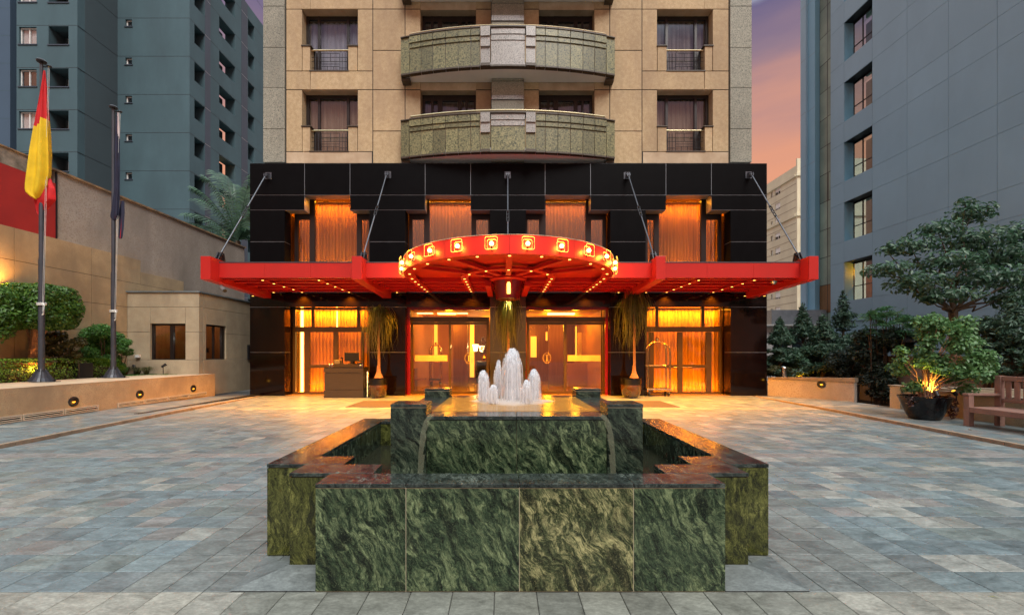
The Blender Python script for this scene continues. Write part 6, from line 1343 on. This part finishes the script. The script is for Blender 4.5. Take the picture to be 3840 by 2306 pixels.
# feather palm rising behind the walls
Yf = 21.5; fpal = thing('feather_palm', 'feathery palm rising behind the wall beside the black podium', 'palm', (X(905, Yf), Yf, 0)); rr = random.Random(61); st = []; rb = []
cb = Vector(P(893, 905, Yf))
tips = [(650, 830, 40), (690, 800, 60), (735, 745, 80), (765, 660, 90), (800, 640, 100), (840, 655, 100), (880, 690, 90), (930, 700, 60), (700, 880, 30), (760, 850, 50), (940, 790, 40), (820, 720, 80), (925, 860, 20), (790, 900, 20), (960, 640, 70), (720, 700, 70)]
for i, (u, v, lift) in enumerate(tips):
    tp = Vector(P(u, v, Yf + rr.uniform(-1.2, 1.2))); md = cb.lerp(tp, .55) + Vector((0, 0, lift * Yf / F * .9)); m = 16; pts = []
    for k in range(m): t = k / (m - 1); pts.append(cb * (1 - t) ** 2 + md * 2 * t * (1 - t) + tp * t ** 2)
    rb.append((pts, .03, .008))
    for k in range(1, m - 1):
        for sub in (0, .5):
            p = pts[k].lerp(pts[k + 1], sub); d = (pts[k + 1] - pts[k]).normalized(); sdv = d.cross(Vector((0, 0, 1))).normalized() if abs(d.z) < .95 else Vector((1, 0, 0))
            for s in (-1, 1):
                ld = (sdv * s * .8 + d * .65 + Vector((0, 0, -.25))).normalized(); L_ = .75 * math.sin(min(1, .25 + (1 - k / m) * 1.1) * math.pi / 2) * rr.uniform(.8, 1.1); q = p + ld * L_ * .5; st.append(([p, q, p + ld * L_ + Vector((0, 0, -.22 * L_ - .08))], .085, d, rr.random()))
blades('fronds', 'leaf_dark', st, fpal); limbs('ribs', 'leaf_dark', fpal, rb); limbs('trunk', 'bark', fpal, [([(cb.x + .1, Yf, 0), (cb.x, Yf, cb.z * .6), tuple(cb)], .16, .12)])

# ================================================================== OBJECTS AT THE ENTRANCE
def ponytail(uc, vbase_top, vc, Y, hw, vbot, nl, seed, label, trunkw=.075):
    x = X(uc, Y); t = thing('ponytail_palm', label, 'plant', (x, Y, .5), 'ponytail palms in pots'); zt = Z(vc, Y); z0 = Z(vbase_top, Y) - .03; rr = random.Random(seed)
    limbs('trunk', 'palm_bark', t, [([(x, Y, z0), (x + .005, Y, z0 + .12), (x + .01, Y, z0 + .4), (x + .0, Y, (z0 + zt) / 2), (x + .02, Y, zt)], .055, .035)])
    MB().lathe([(.15, 0), (.13, .05), (.085, .14), (.06, .26), (.05, .42)], (x, Y, z0 - .02), 18).build('swollen_base', 'palm_bark', t, True)
    st = []; W_ = hw * Y / F; zb = Z(vbot, Y)
    for i in range(nl):
        a = rr.uniform(0, 6.28); d = Vector((math.cos(a), math.sin(a), 0)); sp = W_ * rr.uniform(.35, 1.15); up_ = rr.uniform(.10, .55) * (1 - .5 * min(1, sp / W_)); dr = rr.random() ** .7 * (zt - zb); c = Vector((x + rr.uniform(-.05, .05), Y + rr.uniform(-.04, .04), zt + rr.uniform(-.25, .04)))
        p = [c, c + d * sp * .35 + Vector((0, 0, up_)), c + d * sp * .75 + Vector((0, 0, up_ * .9)), c + d * sp + Vector((rr.uniform(-.04, .04), 0, up_ * .4 - dr * .25)), c + d * sp * 1.04 + Vector((rr.uniform(-.08, .08), rr.uniform(-.05, .05), -dr * .65)), c + d * sp * rr.uniform(.8, 1.1) + Vector((rr.uniform(-.14, .14), 0, -dr))]
        st.append((p, .032, Vector((-d.y, d.x, 0)), rr.random()))
    blades('leaves', 'leaf_ponytail', st, t); return t
def tallpot(u, Y, label, r=.30, zt=.66):
    x = X(u, Y); p = thing('glazed_pot', label, 'pot', (x, Y, 0), 'dark glazed pots by the doors'); c = (x, Y, 0)
    MB().lathe([(r * .55, .0), (r * .72, .03), (r * .93, .14), (r, .30), (r * 1.0, zt * .66)], c, 36).build('pot_base', 'amber_glaze', p, True)
    MB().lathe([(r * 1.0, zt * .66 + .001), (r * 1.02, zt - .03), (r * 1.05, zt - .02), (r * 1.05, zt), (r * .94, zt), (r * .92, zt - .08)], c, 36).build('pot_rim', 'black_glaze', p, True); MB().lathe([(.001, zt - .07), (r * .93, zt - .07)], c, 24, cap=False).build('soil', 'soil', p); return p
YPp = 13.75
tallpot(1418, YPp, 'black and amber glazed pot between the desk and the entrance'); ponytail(1420, 1411, 1178, YPp, 62, 1340, 150, 71, 'ponytail palm with arching lit leaves beside the desk')
tallpot(2366, YPp, 'black and amber glazed pot beside the luggage cart', .335, .67); ponytail(2378, 1411, 1128, YPp, 68, 1320, 170, 72, 'tall ponytail palm with long hanging leaves beside the luggage cart')
tallpot(1912, YPp, 'dark glazed pot behind the fountain jets'); ponytail(1906, 1400, 1130, YPp - .1, 46, 1330, 150, 73, 'ponytail palm at the central pillar behind the fountain')
for x_, y_, tz in ((X(1420, YPp), 13.5, 1.6), (X(2378, YPp), 13.5, 2.0), (X(1906, YPp), 13.3, 2.0)): lamp('plant_spot', 'SPOT', (x_, y_ - .2, 3.6), 130, (1, .72, .16), ca, r=.04, to=(x_, 13.75, tz), spot=38)
# valet desk
YD = 13.7; dx0, dx1 = X(1216, YD), X(1361, YD); de = thing('valet_desk', 'dark brown reception desk outside the left glazed doors', 'desk', ((dx0 + dx1) / 2, 14, 0))
zt_ = Z(1377, YD)
for za, zb_, ins in ((.0, .26, -.012), (.275, .84, 0), (.855, zt_ - .025, -.01)): MB().box(dx0 + ins, dx1 - ins, YD + ins, YD + .55, za, zb_).build('front_board', 'desk_wood', de, bevel=.003)
bx('reveal_strip', 'black_plastic', de, dx0 + .02, dx1 - .02, YD + .02, YD + .54, .01, zt_ - .03); MB().box(dx0 - .012, dx1 + .012, YD - .012, YD + .56, zt_ - .022, zt_).build('desk_top', 'black_glaze', de, bevel=.003)
bx('inner_shelf', 'desk_wood', de, dx0 + .25, dx1 - .15, YD + .2, YD + .54, zt_ + .002, zt_ + .10)
def dk(u): return X(u, YD + .35)
mn = thing('monitor', 'black computer monitor seen from behind on the desk', 'monitor', (dk(1317), YD + .35, zt_ + .1)); y_ = YD + .38; zm = Z(1354, y_)
MB().box(dk(1290), dk(1345), y_, y_ + .03, zm, Z(1322, y_)).build('screen', 'black_plastic', mn, bevel=.006); MB().prism([(dk(1312), y_ + .002), (dk(1322), y_ + .002), (dk(1326), y_ + .1), (dk(1308), y_ + .1)], zt_ + .105, zm + .05).build('stand', 'black_plastic', mn); bx('base', 'black_plastic', mn, dk(1304), dk(1331), y_ - .02, y_ + .15, zt_ + .102, zt_ + .115)
one(MB().box(dk(1256), dk(1276), YD + .3, YD + .48, zt_ + .102, zt_ + .235), 'card_terminal', 'grey_plastic', 'small grey box on the desk left of the monitor', 'box', bevel=.008)
b = Vector((dk(1284), YD + .36, zt_ + .102)); mb = MB(); mb.lathe([(.05, 0), (.045, .015), (.012, .03)], tuple(b), 12); mb.tube([b + Vector((0, 0, .02)), b + Vector((.0, 0, .15)), b + Vector((.015, -.02, .20)), b + Vector((-.03, -.05, .22))], [.014, .018, .024, .03], 10); one(mb, 'barcode_scanner', 'black_plastic', 'curved black scanner on a stand beside the monitor', 'scanner', smooth=True)
mb = MB(); b = Vector((dk(1353), YD + .33, zt_ + .102)); mb.box(b.x - .10, b.x + .08, b.y - .06, b.y + .06, b.z, b.z + .04); mb.tube([b + Vector((-.11, 0, .08)), b + Vector((-.05, 0, .10)), b + Vector((.05, 0, .10)), b + Vector((.09, 0, .08))], .025, 8); mb.tube([b + Vector((.09, 0, .05)), b + Vector((.17, -.02, .16)), b + Vector((.20, -.04, .0)), b + Vector((.19, -.05, -.12))], .006, 5); one(mb, 'telephone', 'black_plastic', 'black desk telephone at the right end of the desk', 'telephone', smooth=True)
for i, (u, lab) in enumerate(((1236, 'leftmost small metal canister on the desk'), (1245, 'second small metal canister from the left on the desk'), (1350, 'small metal canister at the right front of the desk'), (1358, 'rightmost small metal canister on the desk'))): one(MB().lathe([(.022, 0), (.022, .085), (.012, .10), (.001, .105)], (X(u, YD + .06), YD + .06, zt_ + .001), 12), 'metal_canister', 'chrome', lab, 'canister', 'canisters on the desk', smooth=True)
mb = MB(); pz = .02
for k in range(20): mb.tube([(X(1378, 14.0) + .06 * math.cos(a), 14.0 + .06 * math.sin(a), pz + k * .044) for a in np.linspace(0, 6.283, 13)[:-1]], .024, 8, closed=True)
one(mb, 'bead_reflection', 'gold', 'golden coil standing in for a bead curtain reflection between the desk and the potted palm', 'reflection', smooth=True)  # solid coil built in place of the bead curtain's reflection
# luggage carts
def cart(x0, x1, y0, y1, zt, label, z0=0.0):
    c = thing('luggage_cart', label, 'luggage cart', ((x0 + x1) / 2, (y0 + y1) / 2, z0), 'brass luggage carts'); xm, ym = (x0 + x1) / 2, (y0 + y1) / 2; r = .027; zd = z0 + .26; R_ = (x1 - x0) / 2 - .05
    MB().box(x0, x1, y0, y1, zd - .05, zd).build('platform', 'brass', c, bevel=.012); bx('carpet', 'mat_rubber', c, x0 + .02, x1 - .02, y0 + .02, y1 - .02, zd + .001, zd + .012)
    zs = zt - .16 - R_
    for yy in (y0 + .06, y1 - .06):
        pts = [(x0 + .05, yy, zd + .005), (x0 + .05, yy, zs)] + [(xm - R_ * math.cos(a), yy + (ym - yy) * math.sin(a) ** 2 * .96, zs + (R_) * math.sin(a)) for a in np.linspace(.15, math.pi - .15, 15)] + [(x1 - .05, yy, zs), (x1 - .05, yy, zd + .005)]
        MB().tube(pts, r, 10).build('hoop', 'gold', c, True)
    MB().lathe([(.02, -.08), (.03, -.03), (.02, -.0), (.05, .04), (.055, .08), (.035, .125), (.002, .14)], (xm, ym, zs + R_ + .02), 16).build('finial', 'gold', c, True)
    for xx in (x0 + .05, x1 - .05): MB().tube([(xx, y0 + .06, zd + .70), (xx, y1 - .06, zd + .70)], .014, 8).build('side_bar', 'gold', c, True)
    MB().tube([(x0 + .05, y1 - .06, z0 + 1.07), (x1 - .05, y1 - .06, z0 + 1.07)], .022, 8).build('hanger_bar', 'gold', c, True)
    for xx in (x0 + .09, x1 - .09):
        for yy in (y0 + .09, y1 - .09):
            w_ = MB(); w_.tube([(xx - .02, yy, z0 + .075), (xx + .02, yy, z0 + .075)], .075, 16); o = w_.build('wheel', 'black_plastic', c, True); bx('fork', 'brass', o, xx - .032, xx - .024, yy - .02, yy + .02, z0 + .06, zd - .052); bx('fork', 'brass', o, xx + .024, xx + .032, yy - .02, yy + .02, z0 + .06, zd - .052)
    MB().box(x0 - .0, x1, y0 - .015, y0 - .001, zd - .045, zd - .005).build('bumper', 'grey_plastic', c, bevel=.004)
    return c
cart(X(2425, 14.2), X(2519, 14.2), 14.16, 14.62, Z(1262, 14.2), 'brass luggage cart standing outside the right glazed doors'); cart(-3.55, -2.95, 19.3, 19.8, 2.05, 'brass luggage cart seen through the left entrance door', .006)
# mats
for (x0, x1, lab) in ((X(1282, 11.3) + .1, -1.98, 'dark doormat left of the fountain before the entrance'), (2.25, X(2547, 11.35), 'dark doormat right of the fountain before the entrance')): one(MB().box(x0, x1, 11.30, 12.75, .002, .012), 'doormat', 'mat_rubber', lab, 'doormat', 'doormats before the entrance')
# lobby furniture
for i, (u, y, v, lab) in enumerate(((1783, 20, 1292, 'nearer floor lamp with white shade inside the left entrance'), (1806, 22, 1297, 'farther floor lamp with white shade inside the left entrance'))):
    x = X(u, y); z = Z(v, y); t = thing('floor_lamp', lab, 'lamp', (x, y, 0), 'lobby floor lamps'); MB().lathe([(.17, 0), (.17, .02), (.012, .03), (.012, z - .3)], (x, y, .007), 14).build('stand', 'brass', t, True); MB().lathe([(.08, -.33), (.155, .0)], (x, y, z), 18, cap=False).build('lamp_shade', 'lamp_shade', t, True); lamp('lamp_glow', 'POINT', (x, y - .25, z - .1), 18, (1, .6, .2), t, r=.1)
ac = thing('armchair', 'dark armchair beside the floor lamps in the lobby', 'chair', (X(1806, 20.3), 20.3, 0)); x = X(1808, 20.3)
MB().box(x - .3, x + .35, 20.1, 20.7, .25, .5).build('seat', 'black_plastic', ac, bevel=.05); MB().box(x - .32, x + .36, 20.65, 20.85, .3, 1.1).build('backrest', 'black_plastic', ac, bevel=.06)
for s in (-1, 1): MB().box(x + .02 + s * .33 - .05, x + .02 + s * .33 + .05, 20.1, 20.65, .25, .68).build('armrest', 'black_plastic', ac, bevel=.03)
for dx in (-.25, .3):
    for yy in (20.15, 20.75): bx('leg', 'dark_metal', ac, x + dx - .02, x + dx + .02, yy - .02, yy + .02, .007, .25)
fa = thing('flower_vase', 'vase of red flowers on a console in the lobby', 'vase', (X(1815, 21), 21, 1.1)); x = X(1815, 21); MB().lathe([(.08, 0), (.13, .15), (.06, .3), (.08, .36)], (x, 21, 1.103), 16).build('vase', 'gold', fa, True)
blob_leaves('flowers', 'leaf_purple', [(x, 21, 1.9, .25, .2, .5)], 350, .09, fa, seed=80); one(MB().box(x - .5, x + .5, 20.85, 21.3, 1.05, 1.1).box(x - .48, x - .43, 20.9, 21.25, .007, 1.049).box(x + .43, x + .48, 20.9, 21.25, .007, 1.049), 'console_table', 'wood_wall', 'narrow console table under the flower vase in the lobby', 'table')
one(MB().box(X(1548, 16), X(1556, 16), 16, 16.5, .01, .9).box(X(1548, 16), X(1556, 16) + .35, 16, 16.5, .45, .5), 'lobby_chair', 'wood_wall', 'wooden chair edge just inside the left entrance', 'chair')
lf = leaf_mesh('fallen_leaf', 'leaf_yellow', np.array([(X(3716, 2.49), 2.50, .004), (X(3730, 2.49), 2.485, .012), (X(3748, 2.49), 2.475, .005), (X(3728, 2.49), 2.498, .008)]), np.array([[0, 1, 2, 3]]), np.array([.5])); tag(lf, 'single yellow fallen leaf on the paving at the lower right', 'leaf')

rr = random.Random(90)
for i, (x, y, lab) in enumerate(((8.75, 7.6, 'dry brown leaf on the right pavement near the kerb'), (9.7, 9.6, 'dry brown leaf on the right pavement beside the planter wall'), (7.2, 8.9, 'dry brown leaf on the tiles right of the fountain'))):
    z = .07 if x > 8.6 else .004; a = rr.uniform(0, 6); d = Vector((math.cos(a), math.sin(a), 0)) * .045; n_ = Vector((-d.y, d.x, 0)) * .5; c = Vector((x, y, z))
    tag(leaf_mesh('fallen_leaf', 'leaf_olive', np.array([tuple(c - d), tuple(c + n_ + Vector((0, 0, .012))), tuple(c + d), tuple(c - n_ + Vector((0, 0, .009)))]), np.array([[0, 1, 2, 3]]), np.array([.6])), lab, 'leaf', 'fallen leaves')
